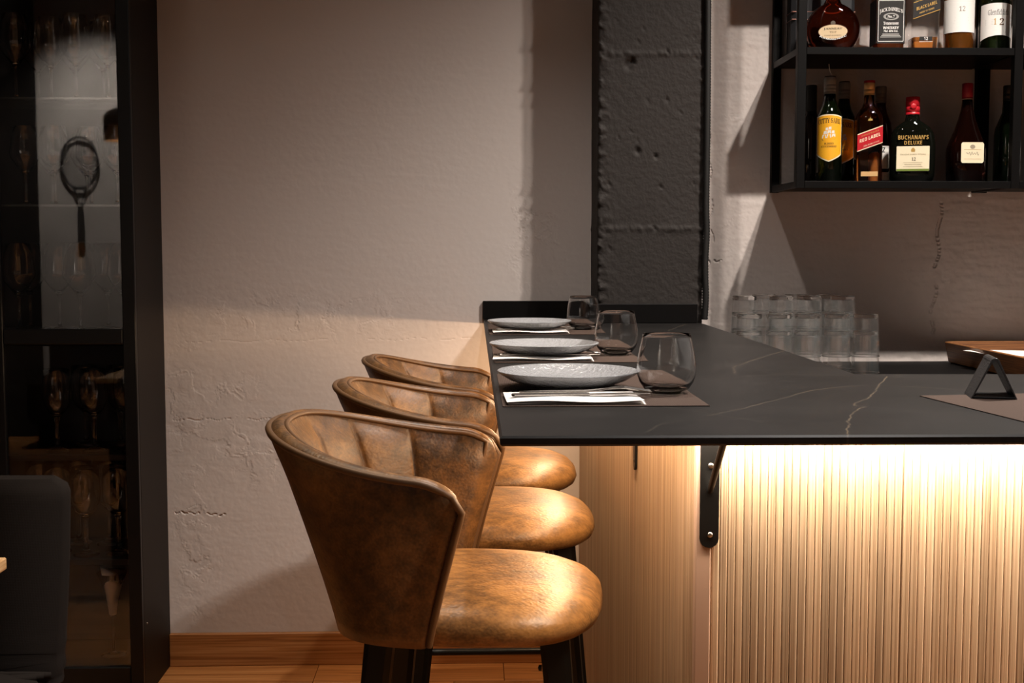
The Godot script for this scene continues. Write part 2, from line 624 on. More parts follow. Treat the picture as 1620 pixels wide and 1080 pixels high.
	M.mat_cloth.albedo_texture = ramp_tex(128, 128, weave, [c8(96, 86, 82), c8(160, 146, 138)], [0.2, 0.95])
	tri(M.mat_cloth, Vector3.ONE * 22.0)
	M.plate = bump(mat(Color.WHITE, 0.16), tex_grey(256, 256, noise(256, 256, 0.045, 3, 83)), 0.16)
	M.plate.albedo_texture = ramp_tex(256, 256, mn, [c8(100, 102, 106), c8(152, 153, 156), c8(162, 163, 165)], [0.12, 0.34, 0.8])
	tri(M.plate, Vector3.ONE * 9.0)
	M.napkin = bump(mat(c8(226, 222, 218), 0.9), tex_grey(256, 256, mn), 0.02)
	tri(M.napkin, Vector3.ONE * 14.0)
	M.paper = mat(c8(232, 228, 222), 0.85)
	M.chair_cloth = bump(mat(c8(30, 26, 24), 0.9, 0.0, 0.25), tex_grey(128, 128, weave), 0.03)
	tri(M.chair_cloth, Vector3.ONE * 40.0)
	M.rubber = mat(c8(20, 19, 18), 0.6)
	M.stand = bump(mat(c8(48, 48, 49), 0.28), tex_grey(256, 256, noise(256, 256, 0.06, 3, 91)), 0.12)
	tri(M.stand, Vector3.ONE * 14.0)

func lamp_light(l: Light3D, c: Color, e: float, size: float) -> void:
	l.light_color = c
	l.light_energy = e
	l.light_size = size
	l.shadow_enabled = true
	if l is OmniLight3D:
		l.omni_range = 14.0
		l.omni_attenuation = 2.0
	if l is SpotLight3D:
		l.spot_range = 14.0
		l.spot_attenuation = 2.0

const WARM := Color(1.0, 0.90, 0.79)
const NEUTRAL := Color(1.0, 0.955, 0.91)

# a can-shaped ceiling spot with a lit lens, shining straight down or tilted
func ceiling_spot(at: Vector3, label: String, col: Color, energy: float, angle: float, blend: float, aim := Vector3.ZERO) -> void:
	var t := thing("ceiling_spotlight", label, "spotlight", at, 0.0, "ceiling spotlights")
	part("housing", lathem([Vector2(0, 0.05), Vector2(0.036, 0.05), Vector2(0.036, 0.05), Vector2(0.040, 0.0), Vector2(0.040, 0.0), Vector2(0.034, 0.0), Vector2(0.034, 0.0), Vector2(0.030, 0.012), Vector2(0.0, 0.012)], 28), M.black_metal, t)
	var em := mat(Color.BLACK, 0.4)
	em.emission_enabled = true
	em.emission = col
	em.emission_energy_multiplier = 40.0
	part("lamp_lens", lathem([Vector2(0, 0.006), Vector2(0.029, 0.006), Vector2(0.029, 0.010), Vector2(0, 0.010)], 24), em, t)
	var l := SpotLight3D.new()
	l.name = "spot_light"
	lamp_light(l, col, energy, 0.028)
	l.spot_angle = angle
	l.spot_angle_attenuation = blend
	t.add_child(l)
	l.position = Vector3(0, -0.004, 0)
	if aim == Vector3.ZERO: l.rotation_degrees = Vector3(-90, 0, 0)
	else: l.look_at_from_position(at + Vector3(0, -0.004, 0), aim)

# an LED tape in a slim aluminium profile, stuck under the slab and shining down
func led_strip(a: Vector3, b: Vector3, label: String, energy: float, col: Color, lean := Vector3.DOWN) -> void:
	var mid := (a + b) * 0.5
	var along := (b - a)
	var t := thing("led_strip", label, "led strip", mid, 0.0, "led strips under the bar top")
	var big := Vector3(maxf(absf(along.x), 0.014), 0.006, maxf(absf(along.z), 0.014))
	part("profile", boxm(Vector3(0, 0.005, 0), big, 0.0008), M.screw, t)
	var em := mat(Color.BLACK, 0.5)
	em.emission_enabled = true
	em.emission = col
	em.emission_energy_multiplier = 3.0
	part("led_diffuser", boxm(Vector3(0, 0.0005, 0), big - Vector3(0.004, 0.004, 0.004), 0.0005), em, t)
	var l := AreaLight3D.new()
	l.name = "led_light"
	l.area_size = Vector2(along.length(), 0.024)
	lamp_light(l, col, energy, 0.01)
	l.area_range = 8.0
	t.add_child(l)
	var y := along.normalized()
	var z := -lean.normalized()
	l.transform = Transform3D(Basis(y, z.cross(y), z), Vector3(0, -0.003, 0))

func _ready() -> void:
	rng.seed = 7
	# ---- camera
	var cam := Camera3D.new()
	add_child(cam)
	cam.position = Vector3(0, 1.265, 0)
	cam.rotation_degrees = Vector3(-4.37, -1.79, 0)
	cam.fov = rad_to_deg(2.0 * atan(540.0 / 1950.0))
	cam.near = 0.05
	cam.far = 60.0
	cam.current = true
	# ---- environment: an interior, almost no outside light
	var we := WorldEnvironment.new()
	var env := Environment.new()
	env.background_mode = Environment.BG_COLOR
	env.background_color = Color(0.01, 0.01, 0.012)
	env.tonemap_mode = Environment.TONE_MAPPER_LINEAR
	env.tonemap_exposure = 1.0
	env.sdfgi_enabled = true
	env.ssao_enabled = true
	env.ssil_enabled = true
	we.environment = env
	add_child(we)
	make_materials()
	# ---- lamps of the room
	ceiling_spot(Vector3(1.44, 2.95, -2.46), "black ceiling spotlight above the bottle shelf, right one of the pair", NEUTRAL, 6.4, 64.0, 1.0, Vector3(1.05, 0.0, -2.55))
	ceiling_spot(Vector3(1.29, 2.95, -2.46), "black ceiling spotlight above the bottle shelf, left one of the pair", NEUTRAL, 3.6, 64.0, 1.0, Vector3(0.90, 0.0, -2.55))
	ceiling_spot(Vector3(0.30, 2.95, -2.46), "black ceiling spotlight straight above the place settings", NEUTRAL, 2.7, 50.0, 1.0)
	ceiling_spot(Vector3(-0.55, 2.95, -2.45), "black ceiling spotlight above the aisle beside the stools", Color(1.0, 0.88, 0.74), 1.9, 35.0, 1.0)
	ceiling_spot(Vector3(2.35, 2.95, -2.46), "black ceiling spotlight over the far right of the work counter", NEUTRAL, 7.0, 46.0, 1.0)
	ceiling_spot(Vector3(0.90, 2.95, -0.95), "black ceiling spotlight above the front of the bar", Color(1.0, 0.97, 0.95), 3.4, 54.0, 1.0)
	ceiling_spot(Vector3(-2.4, 2.95, 0.75), "black ceiling spotlight washing the wall with the racket", NEUTRAL, 7.5, 38.0, 1.0, Vector3(-2.5, 1.8, 1.5))
	ceiling_spot(Vector3(-1.15, 2.95, -1.75), "black ceiling spotlight above the oak dining table", NEUTRAL, 0.5, 24.0, 1.0)
	ceiling_spot(Vector3(-2.1, 2.95, -1.0), "black ceiling spotlight above the left side of the dining room", NEUTRAL, 0.5, 24.0, 1.0)
	ceiling_spot(Vector3(-0.5, 2.95, 0.4), "black ceiling spotlight in the dining room behind the stools", NEUTRAL, 0.5, 24.0, 1.0)
	led_strip(Vector3(0.20, 1.030, -1.686), Vector3(1.5, 1.030, -1.686), "warm led strip under the front edge of the bar top", 1.6, WARM)
	led_strip(Vector3(0.27, 1.029, -1.74), Vector3(0.27, 1.029, -3.60), "warm led strip under the bar top along the stools", 1.4, Color(1.0, 0.83, 0.65), Vector3(-0.55, -0.84, 0.0))
	build_room()
	build_bar()
	build_stools()
	build_settings()
	build_cabinet()
	build_shelf()
	build_back_counter()
	build_dining()

# ------------------------------------------------------------------ the room
func build_room() -> void:
	var fl := Node3D.new()
	fl.name = "floor"
	add_child(fl)
	meta(fl, "honey coloured oak plank floor below the stools", "", "", "structure")
	part("subfloor", bb(Vector3(-3.4, -0.12, -3.84), Vector3(2.7, -0.014, 1.64)), M.subfloor, fl)
	part("floor_field", bb(Vector3(-3.4, -0.0138, -0.71), Vector3(2.6, 0.0, 1.5)), M.plank[2], fl)
	part("floor_field", bb(Vector3(1.17, -0.0138, -3.69), Vector3(2.6, 0.0, -0.712)), M.plank[0], fl)
	part("floor_field", bb(Vector3(-3.4, -0.0138, -3.69), Vector3(-2.71, 0.0, -0.712)), M.plank[3], fl)
	var meshes := {}
	for r in 18:
		var z1 := -3.69 + 0.0 + r * 0.1655
		if z1 + 0.163 > -0.70: break
		var x: float = -2.708 + [0.0, 0.42, 0.18, 0.52, 0.30][r % 5] - 0.56
		# joints in the first two rows from the wall stand where the photograph shows them
		if r == 0: x = -0.472 - 4 * 0.56
		if r == 1: x = -0.06 - 5 * 0.56
		while x < 1.168:
			var x0 := maxf(x, -2.708)
			var x1 := minf(x + 0.56, 1.168)
			if x1 - x0 > 0.01:
				var key := "%.3f" % (x1 - x0)
				if not meshes.has(key): meshes[key] = boxm(Vector3.ZERO, Vector3(x1 - x0 - 0.0016, 0.0138, 0.1637), 0.0008)
				var p := part("plank", meshes[key], M.plank[rng.randi() % 5], fl)
				p.position = Vector3((x0 + x1) / 2, -0.0069, z1 + 0.0827)
			x += 0.56
	# back wall: front face carries the plaster relief
	var st := begin()
	var lo := Vector3(-3.0, 0.0, -3.84)
	var hi := Vector3(2.6, 3.0, -3.69)
	st.set_smooth_group(-1)
	for q in [[0, 1, 2], [0, 2, 3]]:
		for k in q:
			var v: Vector2 = [Vector2(0, 0), Vector2(0, 1), Vector2(1, 1), Vector2(1, 0)][k]
			st.set_uv(Vector2(v.x, 1.0 - v.y))
			st.add_vertex(Vector3(lerpf(lo.x, hi.x, v.x), lerpf(lo.y, hi.y, v.y), hi.z))
	st.set_uv(Vector2.ZERO)
	for f in [[Vector3(lo.x, lo.y, lo.z), Vector3(hi.x, lo.y, lo.z), Vector3(hi.x, hi.y, lo.z), Vector3(lo.x, hi.y, lo.z)], [lo, Vector3(lo.x, lo.y, hi.z), Vector3(lo.x, hi.y, hi.z), Vector3(lo.x, hi.y, lo.z)], [Vector3(hi.x, lo.y, lo.z), Vector3(hi.x, lo.y, hi.z), hi, Vector3(hi.x, hi.y, lo.z)], [Vector3(lo.x, hi.y, lo.z), Vector3(hi.x, hi.y, lo.z), hi, Vector3(lo.x, hi.y, hi.z)], [lo, Vector3(hi.x, lo.y, lo.z), Vector3(hi.x, lo.y, hi.z), Vector3(lo.x, lo.y, hi.z)]]:
		face(st, f, (lo + hi) / 2)
	struct("wall_back", done(st), M.plaster, "rough grey plaster wall behind the bar")
	struct("wall_left", bb(Vector3(-3.4, 0, -3.84), Vector3(-3.25, 3, 1.5)), M.dark_wall)
	struct("wall_right", bb(Vector3(2.6, 0, -3.84), Vector3(2.75, 3, 1.5)), M.dark_wall)
	struct("wall_rear", bb(Vector3(-2.87, 0, 1.5), Vector3(2.75, 3, 1.65)), M.wall)
	struct("door_1", bb(Vector3(-3.4, 0, 1.52), Vector3(-2.87, 3, 1.65)), M.dark_wall)
	struct("ceiling", bb(Vector3(-3.4, 3.0, -3.84), Vector3(2.75, 3.15, 1.65)), M.ceiling)
	struct("baseboard_back", bb(Vector3(-0.921, 0.0, -3.69), Vector3(0.317, 0.1, -3.674), 0.002), M.plank[3], "honey oak baseboard under the plaster wall")
	build_pillar()
	# corrugated conduit down the right flank of the pillar
	var path := []
	var rad := []
	var n := 470
	for i in n:
		var y := 2.98 - 1.92 * i / (n - 1)
		var dx := 0.0015 * sin(y * 5.0) + 0.004 * exp(-pow((y - 1.12) / 0.06, 2.0)) + 0.003 * exp(-pow((y - 1.3) / 0.05, 2.0))
		path.append(Vector3(0.6562 + dx, y, -3.482))
		rad.append(0.0105 if i % 2 == 0 else 0.0086)
	solo("cable_conduit", tubem(path, rad, 10), M.rubber, "black corrugated cable conduit running down the pillar edge", "conduit")

func build_pillar() -> void:
	var n := FastNoiseLite.new()
	n.seed = 4
	n.frequency = 9.0
	n.fractal_octaves = 4
	var n2 := FastNoiseLite.new()
	n2.seed = 8
	n2.frequency = 30.0
	n2.fractal_octaves = 3
	var pits := []
	for i in 26: pits.append([rng.randf_range(0.375, 0.63), rng.randf_range(1.06, 2.1), rng.randf_range(0.0025, 0.0045), rng.randf_range(0.003, 0.008)])
	pits.append([0.435, 1.775, 0.010, 0.012]); pits.append([0.447, 1.785, 0.008, 0.010])
	pits.append([0.463, 1.535, 0.008, 0.008]); pits.append([0.515, 1.52, 0.006, 0.008])
	# outline walked from the wall round the front and back to the wall: (x, z, outward, along-front 0..1)
	var line := []
	for i in 9: line.append([Vector2(0.352, -3.70 + 0.205 * i / 8.0), Vector2(-1, 0), -1.0])
	for i in 61: line.append([Vector2(0.356 + 0.292 * i / 60.0, -3.49), Vector2(0, 1), i / 60.0])
	for i in 9: line.append([Vector2(0.652, -3.495 - 0.205 * i / 8.0), Vector2(1, 0), -1.0])
	var ys := [0.0, 0.5, 0.9]
	var yy := 1.0
	while yy < 2.2:
		ys.append(yy)
		yy += 0.0055
	for k in 20: ys.append(2.2 + 0.8 * (k + 1) / 20.0)
	var rows := []
	for y in ys:
		var row := PackedVector3Array()
		for q in line:
			var p: Vector2 = q[0]
			var o := 0.0016 * n.get_noise_3d(p.x * 0.5, y * 0.5, p.y) + 0.0004 * n2.get_noise_3d(p.x, y, p.y)
			for b in [1.805, 1.317, 2.29]:
				var d := absf(y - b + 0.004 * n.get_noise_2d(p.x * 3.0, b))
				o += 0.0045 * exp(-pow(d / 0.006, 2.0)) * (0.6 + 1.2 * n2.get_noise_2d(p.x * 2.0, b))
			var f: float = q[2]
			var s := 0.0
			if f >= 0.0:
				var corner := maxf(exp(-f * 22.0), 0.7 * exp(-(1.0 - f) * 26.0))
				o += corner * (0.016 * maxf(0.0, n2.get_noise_2d(p.x * 0.7, y * 1.1) + 0.15) - 0.004)
				for h in pits:
					var e := Vector2(p.x - h[0], (y - h[1]) * 0.8).length()
					if e < h[2] * 2.0: o -= h[3] * exp(-pow(e / h[2], 4.0))
				s = exp(-f * 30.0) * 0.010 * n2.get_noise_2d(y * 1.6, 3.0) - exp(-(1.0 - f) * 30.0) * 0.006 * n2.get_noise_2d(y * 1.6, 9.0)
			var out: Vector2 = q[1]
			row.append(Vector3(p.x + out.x * o + s, y, p.y + out.y * o))
		rows.append(row)
	var st := begin()
	grid(st, rows, false, 0, true)
	solo("concrete_pillar", done(st), M.concrete, "dark painted rough concrete pillar standing against the back wall", "pillar")

# ------------------------------------------------------------------ the bar
func build_bar() -> void:
	var top := thing("bar_worktop", "thin dark stone bar top with fine gold veins and a low upstand", "worktop", Vector3(0, 0, 0))
	var poly := PackedVector2Array([Vector2(0.03, -1.394), Vector2(1.55, -1.378), Vector2(1.55, -2.035), Vector2(0.65, -2.07), Vector2(0.65, -3.482), Vector2(0.352, -3.482), Vector2(0.352, -3.69), Vector2(0.03, -3.69)])
	# slab: the upper face is a separate sheet of triangles so that the veins lie flat on it
	var sl := prismm(poly, 1.038, 1.05, 0.0025)
	var ar := sl.surface_get_arrays(0)
	var vs: PackedVector3Array = ar[Mesh.ARRAY_VERTEX]
	var uv := PackedVector2Array()
	for v in vs: uv.append(Vector2((v.x + 0.05) / 1.7, (v.z + 3.75) / 2.45))
	ar[Mesh.ARRAY_TEX_UV] = uv
	var am := ArrayMesh.new()
	am.add_surface_from_arrays(Mesh.PRIMITIVE_TRIANGLES, ar)
	part("slab", am, M.stone, top)
	part("upstand", bb(Vector3(0.028, 1.0502, -3.69), Vector3(0.340, 1.105, -3.678), 0.0015), M.black_stone, top)
	part("upstand", bb(Vector3(0.328, 1.0502, -3.6775), Vector3(0.340, 1.105, -3.484), 0.0015), M.black_stone, top)
	part("upstand", bb(Vector3(0.328, 1.0502, -3.4835), Vector3(0.634, 1.105, -3.471), 0.0015), M.black_stone, top)
	# base with reeded oak fronts
	var base := thing("bar_counter", "oak bar base clad in vertical reeded slats", "bar", Vector3(0, 0, 0))
	part("carcass", prismm(PackedVector2Array([Vector2(0.327, -1.731), Vector2(1.5, -1.731), Vector2(1.5, -2.0), Vector2(0.62, -2.0), Vector2(0.62, -3.47), Vector2(0.336, -3.47), Vector2(0.336, -3.672), Vector2(0.327, -3.672)]), 0.004, 1.0378), M.post, base)
	part("corner_post", bb(Vector3(0.314, 0.002, -1.730), Vector3(0.336, 1.0378, -1.712), 0.0015), M.post, base)
	var fp := part("front_panel", bb(Vector3(0.337, 0.003, -1.7305), Vector3(1.5, 1.0375, -1.7187)), M.slat[2], base)
	var prof := PackedVector2Array([Vector2(-0.0053, 0), Vector2(-0.0054, 0.0014), Vector2(-0.0042, 0.0028), Vector2(0.0036, 0.0032), Vector2(0.0052, 0.0022), Vector2(0.0053, 0)])
	var sm := prismm(prof, 0.004, 1.0372)
	var x := 0.3435
	var k := 0
	while x < 1.49:
		var s := part("slat", sm, M.slat[[0, 3, 1, 0, 2, 5, 3, 4, 0, 1, 5, 3, 2][(k * 5 + k / 7) % 13]], fp)
		s.position = Vector3(x, 0, -1.7186)
		x += 0.01135 if k != 23 else 0.0135
		k += 1
	# the stool side: slats too fine to pick apart
	var st := begin()
	st.set_smooth_group(-1)
	var z := -1.736
	while z > -3.66:
		var t := rng.randf_range(0.78, 1.0)
		st.set_color(Color(t, t * rng.randf_range(0.96, 1.0), t * rng.randf_range(0.93, 1.0)))
		var pts := [Vector2(0.3265, z + 0.0053), Vector2(0.3195, z + 0.0045), Vector2(0.3172, z + 0.002), Vector2(0.3172, z - 0.002), Vector2(0.3195, z - 0.0045), Vector2(0.3265, z - 0.0053)]
		for i in 5:
			var a: Vector2 = pts[i]
			var b: Vector2 = pts[i + 1]
			face(st, [Vector3(a.x, 0.003, a.y), Vector3(b.x, 0.003, b.y), Vector3(b.x, 1.0374, b.y), Vector3(a.x, 1.0374, a.y)], Vector3(0.5, 0.5, z))
		z -= 0.0113
	var side := part("side_slats", done(st), M.side_oak, base)
	side.set_meta("kind", "stuff")
	# steel brackets carrying the overhang
	var b1 := thing("shelf_bracket", "black steel bracket with diagonal brace on the reeded front", "bracket", Vector3(0.333, 0.84, -1.7148), 0.0, "black brackets under the bar top")
	bracket(b1, 0.0275, 0.197, true, 0.27)
	var b2 := thing("shelf_bracket", "thin black bracket on the stool side of the bar", "bracket", Vector3(0.3165, 0.832, -2.37), -90.0, "black brackets under the bar top")
	bracket(b2, 0.0275, 0.205, true, 0.24)

# a flat upright with a rounded foot, an arm under the slab and a brace; it stands out towards +z
func bracket(t: Node3D, w: float, h: float, brace: bool, reach: float) -> void:
	var poly := PackedVector2Array()
	for i in 9: poly.append(Vector2(cos(PI + PI * i / 8.0), sin(PI + PI * i / 8.0)) * (w / 2) + Vector2(0, w / 2))
	poly.append(Vector2(w / 2, h)); poly.append(Vector2(-w / 2, h))
	part("upright", prismm(poly, 0.0, 0.005, 0.0008, Transform3D(Basis(Vector3.RIGHT, Vector3.BACK, Vector3.UP), Vector3.ZERO)), M.black_steel, t)
	part("arm", bb(Vector3(-w / 2, h - 0.005, 0.005), Vector3(w / 2, h, reach), 0.0008), M.black_steel, t)
	if brace:
		part("brace", tubem([Vector3(0, h * 0.42, 0.006), Vector3(0, h - 0.006, 0.125)], 0.0048, 12), M.black_steel, t)
	for y in ([0.019, 0.118] if brace else [0.015]):
		part("screw", lathem([Vector2(0.0042, 0.0), Vector2(0.0042, 0.0), Vector2(0.0036, 0.0014), Vector2(0, 0.0018)], 14), M.screw, t).transform = Transform3D(Basis(Vector3.RIGHT, Vector3.BACK, Vector3.DOWN), Vector3(0.001, y, 0.005))

# ------------------------------------------------------------------ stools
const CH := 7.0

func shell(u: float, v: float, off: float) -> Vector3:
	var p := shell0(u, v)
	if off == 0.0: return p
	var e := 0.004
	var du := shell0(minf(u + e, 1.0), v) - shell0(maxf(u - e, -1.0), v)
	var dv := shell0(u, minf(v + e, 1.0)) - shell0(u, maxf(v - e, 0.0))
	var n := du.cross(dv).normalized()
	if n.dot(p - Vector3(0.05, p.y, 0)) < 0.0: n = -n
	return p + n * off

func shell0(u: float, v: float) -> Vector3:
	var ph := u * PI / 2
	var w := pow(v, 1.1)
	var a := lerpf(0.166, 0.335, w)
	var b := lerpf(0.222, 0.252, w)
	var xe := lerpf(-0.044, 0.012, w)
	var ex := 2.0 / 2.35
	var c := cos(ph)
	var s := sin(ph)
	var ht := 0.930 + 0.060 * pow(c, 1.6)
	var edge := (1.0 - absf(u)) * 0.42
	var R := 0.042
	if edge < R: ht -= R - sqrt(maxf(0.0, R * R - (R - edge) * (R - edge)))
	var sag := 0.012 * pow(c, 2.0)
	return Vector3(xe - a * pow(absf(c), ex), lerpf(0.677 - sag, ht, v), b * signf(s) * pow(absf(s), ex))

func build_stools() -> void:
	var t := thing("bar_stool", "tan leather bar stool nearest the camera, whole backrest in view", "bar stool", Vector3(0.004, 0, -2.0), -7.0, "tan leather bar stools along the bar")
	# backrest shell: a loop of outside, rounded top and channelled inside, swept from one arm to the other
	var rows := []
	var N := 168
	for i in N + 1:
		var u := -1.0 + 2.0 * i / N
		var e := (1.0 - absf(u)) * 0.42
		var thick := 1.0 if e >= 0.012 else sqrt(maxf(0.0, 1.0 - pow(1.0 - e / 0.012, 2.0)))
		var ch := fposmod((u + 1.0) / 2.0 * CH, 1.0)
		var puff := 0.016 * pow(absf(sin(PI * ch)), 0.36)
		var row := PackedVector3Array()
		for k in 14:
			var v := 0.97 * k / 13.0
			row.append(shell(u, v, thick * (0.012 + 0.003 * smoothstep(0.75, 0.97, v))))
		for k in range(1, 7):
			var an := PI * k / 7.0
			var p := shell(u, 0.97, thick * (0.001 + 0.0140 * cos(an)))
			p.y += 0.010 * sin(an) * thick
			row.append(p)
		for k in 15:
			var v := 0.97 - 0.97 * k / 14.0
			var f := smoothstep(0.0, 0.16, 0.97 - v) * smoothstep(0.0, 0.03, 1.0 - absf(u))
			row.append(shell(u, v, -thick * (0.013 + puff * f)))
		rows.append(row)
	var st := begin()
	grid(st, rows, true, 0)
	part("backrest", done(st), M.leather_back, t)
	# piping along the outer edge and inside the rim
	for q in [[1.0, 0.985, 0.0125, 0.0058], [0.975, 0.968, -0.0155, 0.0040]]:
		var path := []
		for k in 16: path.append(shell(-q[0], 0.01 + (q[1] - 0.01) * k / 16.0, q[2] * (0.5 if q[0] == 1.0 else 1.0)))
		for k in 121:
			var u: float = -q[0] + 2.0 * q[0] * k / 120.0
			var o: float = q[2] * (0.5 + 0.5 * smoothstep(0.0, 0.06, 1.0 - absf(u))) if q[0] == 1.0 else q[2]
			path.append(shell(u, q[1], o))
		for k in 16: path.append(shell(q[0], q[1] - (q[1] - 0.01) * (k + 1) / 16.0, q[2] * (0.5 if q[0] == 1.0 else 1.0)))
		part("piping", tubem(path, q[3], 8), M.piping, t)
	part("seat", loftm([[0.665, 0.0, 0.0, 3.0], [0.665, 0.17, 0.172, 3.0], [0.668, 0.190, 0.194, 3.0], [0.676, 0.202, 0.206, 2.9], [0.689, 0.208, 0.212, 2.8], [0.703, 0.205, 0.209, 2.7], [0.716, 0.193, 0.198, 2.6], [0.727, 0.170, 0.175, 2.5], [0.734, 0.130, 0.135, 2.4], [0.738, 0.07, 0.075, 2.2], [0.739, 0.0, 0.0, 2.0]], 72), M.leather, t)
	part("seat_plate", boxm(Vector3(0, 0.6595, 0), Vector3(0.25, 0.010, 0.25), 0.003), M.black_steel, t)
	for sx in [-1.0, 1.0]:
		for sz in [-1.0, 1.0]:
			var rr := []
			for k in 5:
				var f := k / 4.0
				var c := Vector3(sx * lerpf(0.136, 0.200, f), lerpf(0.664, 0.004, f), sz * lerpf(0.120, 0.185, f))
				var hs := lerpf(0.023, 0.013, f)
				var row := PackedVector3Array()
				for p in [[-1.0, -0.6], [-0.6, -1.0], [0.6, -1.0], [1.0, -0.6], [1.0, 0.6], [0.6, 1.0], [-0.6, 1.0], [-1.0, 0.6]]:
					row.append(c + Vector3(p[0] * hs, 0, p[1] * hs))
				rr.append(row)
			var ls := begin()
			grid(ls, rr, true, -1, true)
			var lp := []
			for v in rr[4]: lp.append(v)
			face(ls, lp, Vector3(0, 1, 0))
			part("leg", done(ls), M.black_steel, t)
	var fr := []
	for q in [[1, 1], [1, -1], [-1, -1], [-1, 1]]: fr.append(Vector3(0.172 * q[0], 0.268, 0.157 * q[1]))
	for k in 4:
		part("footrest_bar", tubem([fr[k], fr[(k + 1) % 4]], 0.0085, 12), M.black_steel, t)
	part("bolt", lathem([Vector2(0.005, 0.0), Vector2(0.005, 0.004), Vector2(0, 0.006)], 10), M.black_steel, t).transform = Transform3D(Basis(Vector3.UP, Vector3.LEFT, Vector3.BACK), Vector3(0.116, 0.615, 0.122))
	copy(t, "bar_stool", "tan leather bar stool in the middle of the three", Vector3(0.045, 0, -2.575))
	copy(t, "bar_stool", "tan leather bar stool farthest back, next to the plaster wall", Vector3(0.054, 0, -3.14))

# ------------------------------------------------------------------ places laid on the bar
func build_settings() -> void:
	var near := ["nearest the front edge of the bar", "in the middle of the row of three", "at the far end by the upstand"]
	var mats := [[-1.650, -2.075], [-2.285, -2.710], [-3.025, -3.450]]
	var plates := [Vector3(0.143, 0, -1.858), Vector3(0.138, 0, -2.405), Vector3(0.143, 0, -3.145)]
	var cups := [Vector3(0.2835, 0, -1.797), Vector3(0.285, 0, -2.448), Vector3(0.286, 0, -3.205)]
	var naps := [Vector3(0.140, 0, -1.716), Vector3(0.134, 0, -2.352), Vector3(0.144, 0, -3.090)]
	var Y := 1.0502
	for i in 3:
		solo("placemat", boxm(Vector3(0, 0.0006, 0), Vector3(0.281, 0.0012, mats[i][0] - mats[i][1]), 0.0003), M.mat_cloth, "brown woven placemat under the plate " + near[i], "placemat", Vector3(0.1795, Y, (mats[i][0] + mats[i][1]) / 2), "woven placemats")
	var pm := boxm(Vector3(0, 0.0006, 0), Vector3(0.44, 0.0012, 0.315), 0.0003)
	var rm := solo("placemat", pm, M.mat_cloth, "brown woven placemat under the small black stand", "placemat", Vector3(0.882, Y, -1.622), "woven placemats")
	rm.rotation_degrees.y = 7.0
	Y += 0.0014
	var pl := thing("plate", "x", "plate", Vector3.ZERO, 0, "pale grey stoneware plates")
	part("body", lathem([Vector2(0, 0.003), Vector2(0.040, 0.003), Vector2(0.043, 0.0), Vector2(0.049, 0.0), Vector2(0.052, 0.004), Vector2(0.070, 0.0075), Vector2(0.090, 0.0145), Vector2(0.103, 0.0225), Vector2(0.1068, 0.0258), Vector2(0.1075, 0.0272), Vector2(0.1060, 0.0282), Vector2(0.102, 0.0268), Vector2(0.090, 0.0200), Vector2(0.076, 0.0145), Vector2(0.062, 0.0118), Vector2(0.040, 0.0102), Vector2(0, 0.0098)], 72), M.plate, pl)
	var cup := thing("tumbler", "x", "tumbler", Vector3.ZERO, 0, "clear tumblers beside the plates")
	part("glass_body", lathem([Vector2(0, 0.0012), Vector2(0.020, 0.001), Vector2(0.0255, 0.0006), Vector2(0.0275, 0.002), Vector2(0.033, 0.0065), Vector2(0.0395, 0.016), Vector2(0.0430, 0.027), Vector2(0.0437, 0.036), Vector2(0.0425, 0.050), Vector2(0.0395, 0.066), Vector2(0.0362, 0.081), Vector2(0.0350, 0.0865), Vector2(0.0346, 0.0869), Vector2(0.0342, 0.0865), Vector2(0.0354, 0.081), Vector2(0.0387, 0.066), Vector2(0.0417, 0.050), Vector2(0.0428, 0.036), Vector2(0.0421, 0.028), Vector2(0.0384, 0.0175), Vector2(0.0315, 0.0095), Vector2(0.018, 0.0066), Vector2(0, 0.0058)], 64), M.glass, cup)
	var nap := napkin_mesh()
	var knife := knife_thing()
	var fork := fork_thing()
	var where := ["on the placemat nearest the front edge", "on the middle placemat", "on the farthest placemat"]
	for i in 3:
		var p := pl if i == 0 else copy(pl, "plate", "", Vector3.ZERO)
		p.position = plates[i] + Vector3(0, Y, 0)
		p.rotation_degrees.y = 70.0 * i
		p.set_meta("label", "pale grey glazed stoneware plate " + where[i])
		var c := cup if i == 0 else copy(cup, "tumbler", "", Vector3.ZERO)
		c.position = cups[i] + Vector3(0, Y, 0)
		c.set_meta("label", "clear stemless tumbler beside the plate " + where[i])
		var nk := solo("napkin", nap, M.napkin, "folded white napkin with cutlery " + where[i], "napkin", naps[i] + Vector3(0, Y, 0), "white folded napkins")
		nk.rotation_degrees.y = [1.5, -2.0, 1.0][i]
		for q in [[knife, "knife", -0.012, 0.010], [fork, "fork", 0.014, 0.018]]:
			var o: Node3D = q[0] if i == 0 else copy(q[0], q[1], "", Vector3.ZERO)
			o.position = naps[i] + Vector3(q[3], Y + 0.0072, -q[2])
			o.rotation_degrees.y = [2.0, -1.0, 1.0][i] + (1.5 if q[1] == "knife" else -1.0)
			o.set_meta("label", "steel %s lying on the white napkin %s" % [q[1], where[i]])
	# the small black stand on the right placemat: a bent strip closed by a foot
	var stand := thing("table_stand", "small black triangular tent stand on the right placemat", "stand", Vector3(0.742, Y, -1.738), -14.0)
	var outer := PackedVector2Array([Vector2(-0.031, 0.0), Vector2(-0.0065, 0.052)])
	for i in 7: outer.append(Vector2(0, 0.051) + Vector2.from_angle(PI * (0.86 - 0.72 * i / 6.0)) * 0.0068)
	outer.append(Vector2(0.0065, 0.052)); outer.append(Vector2(0.031, 0.0))
	var ring := PackedVector2Array(outer)
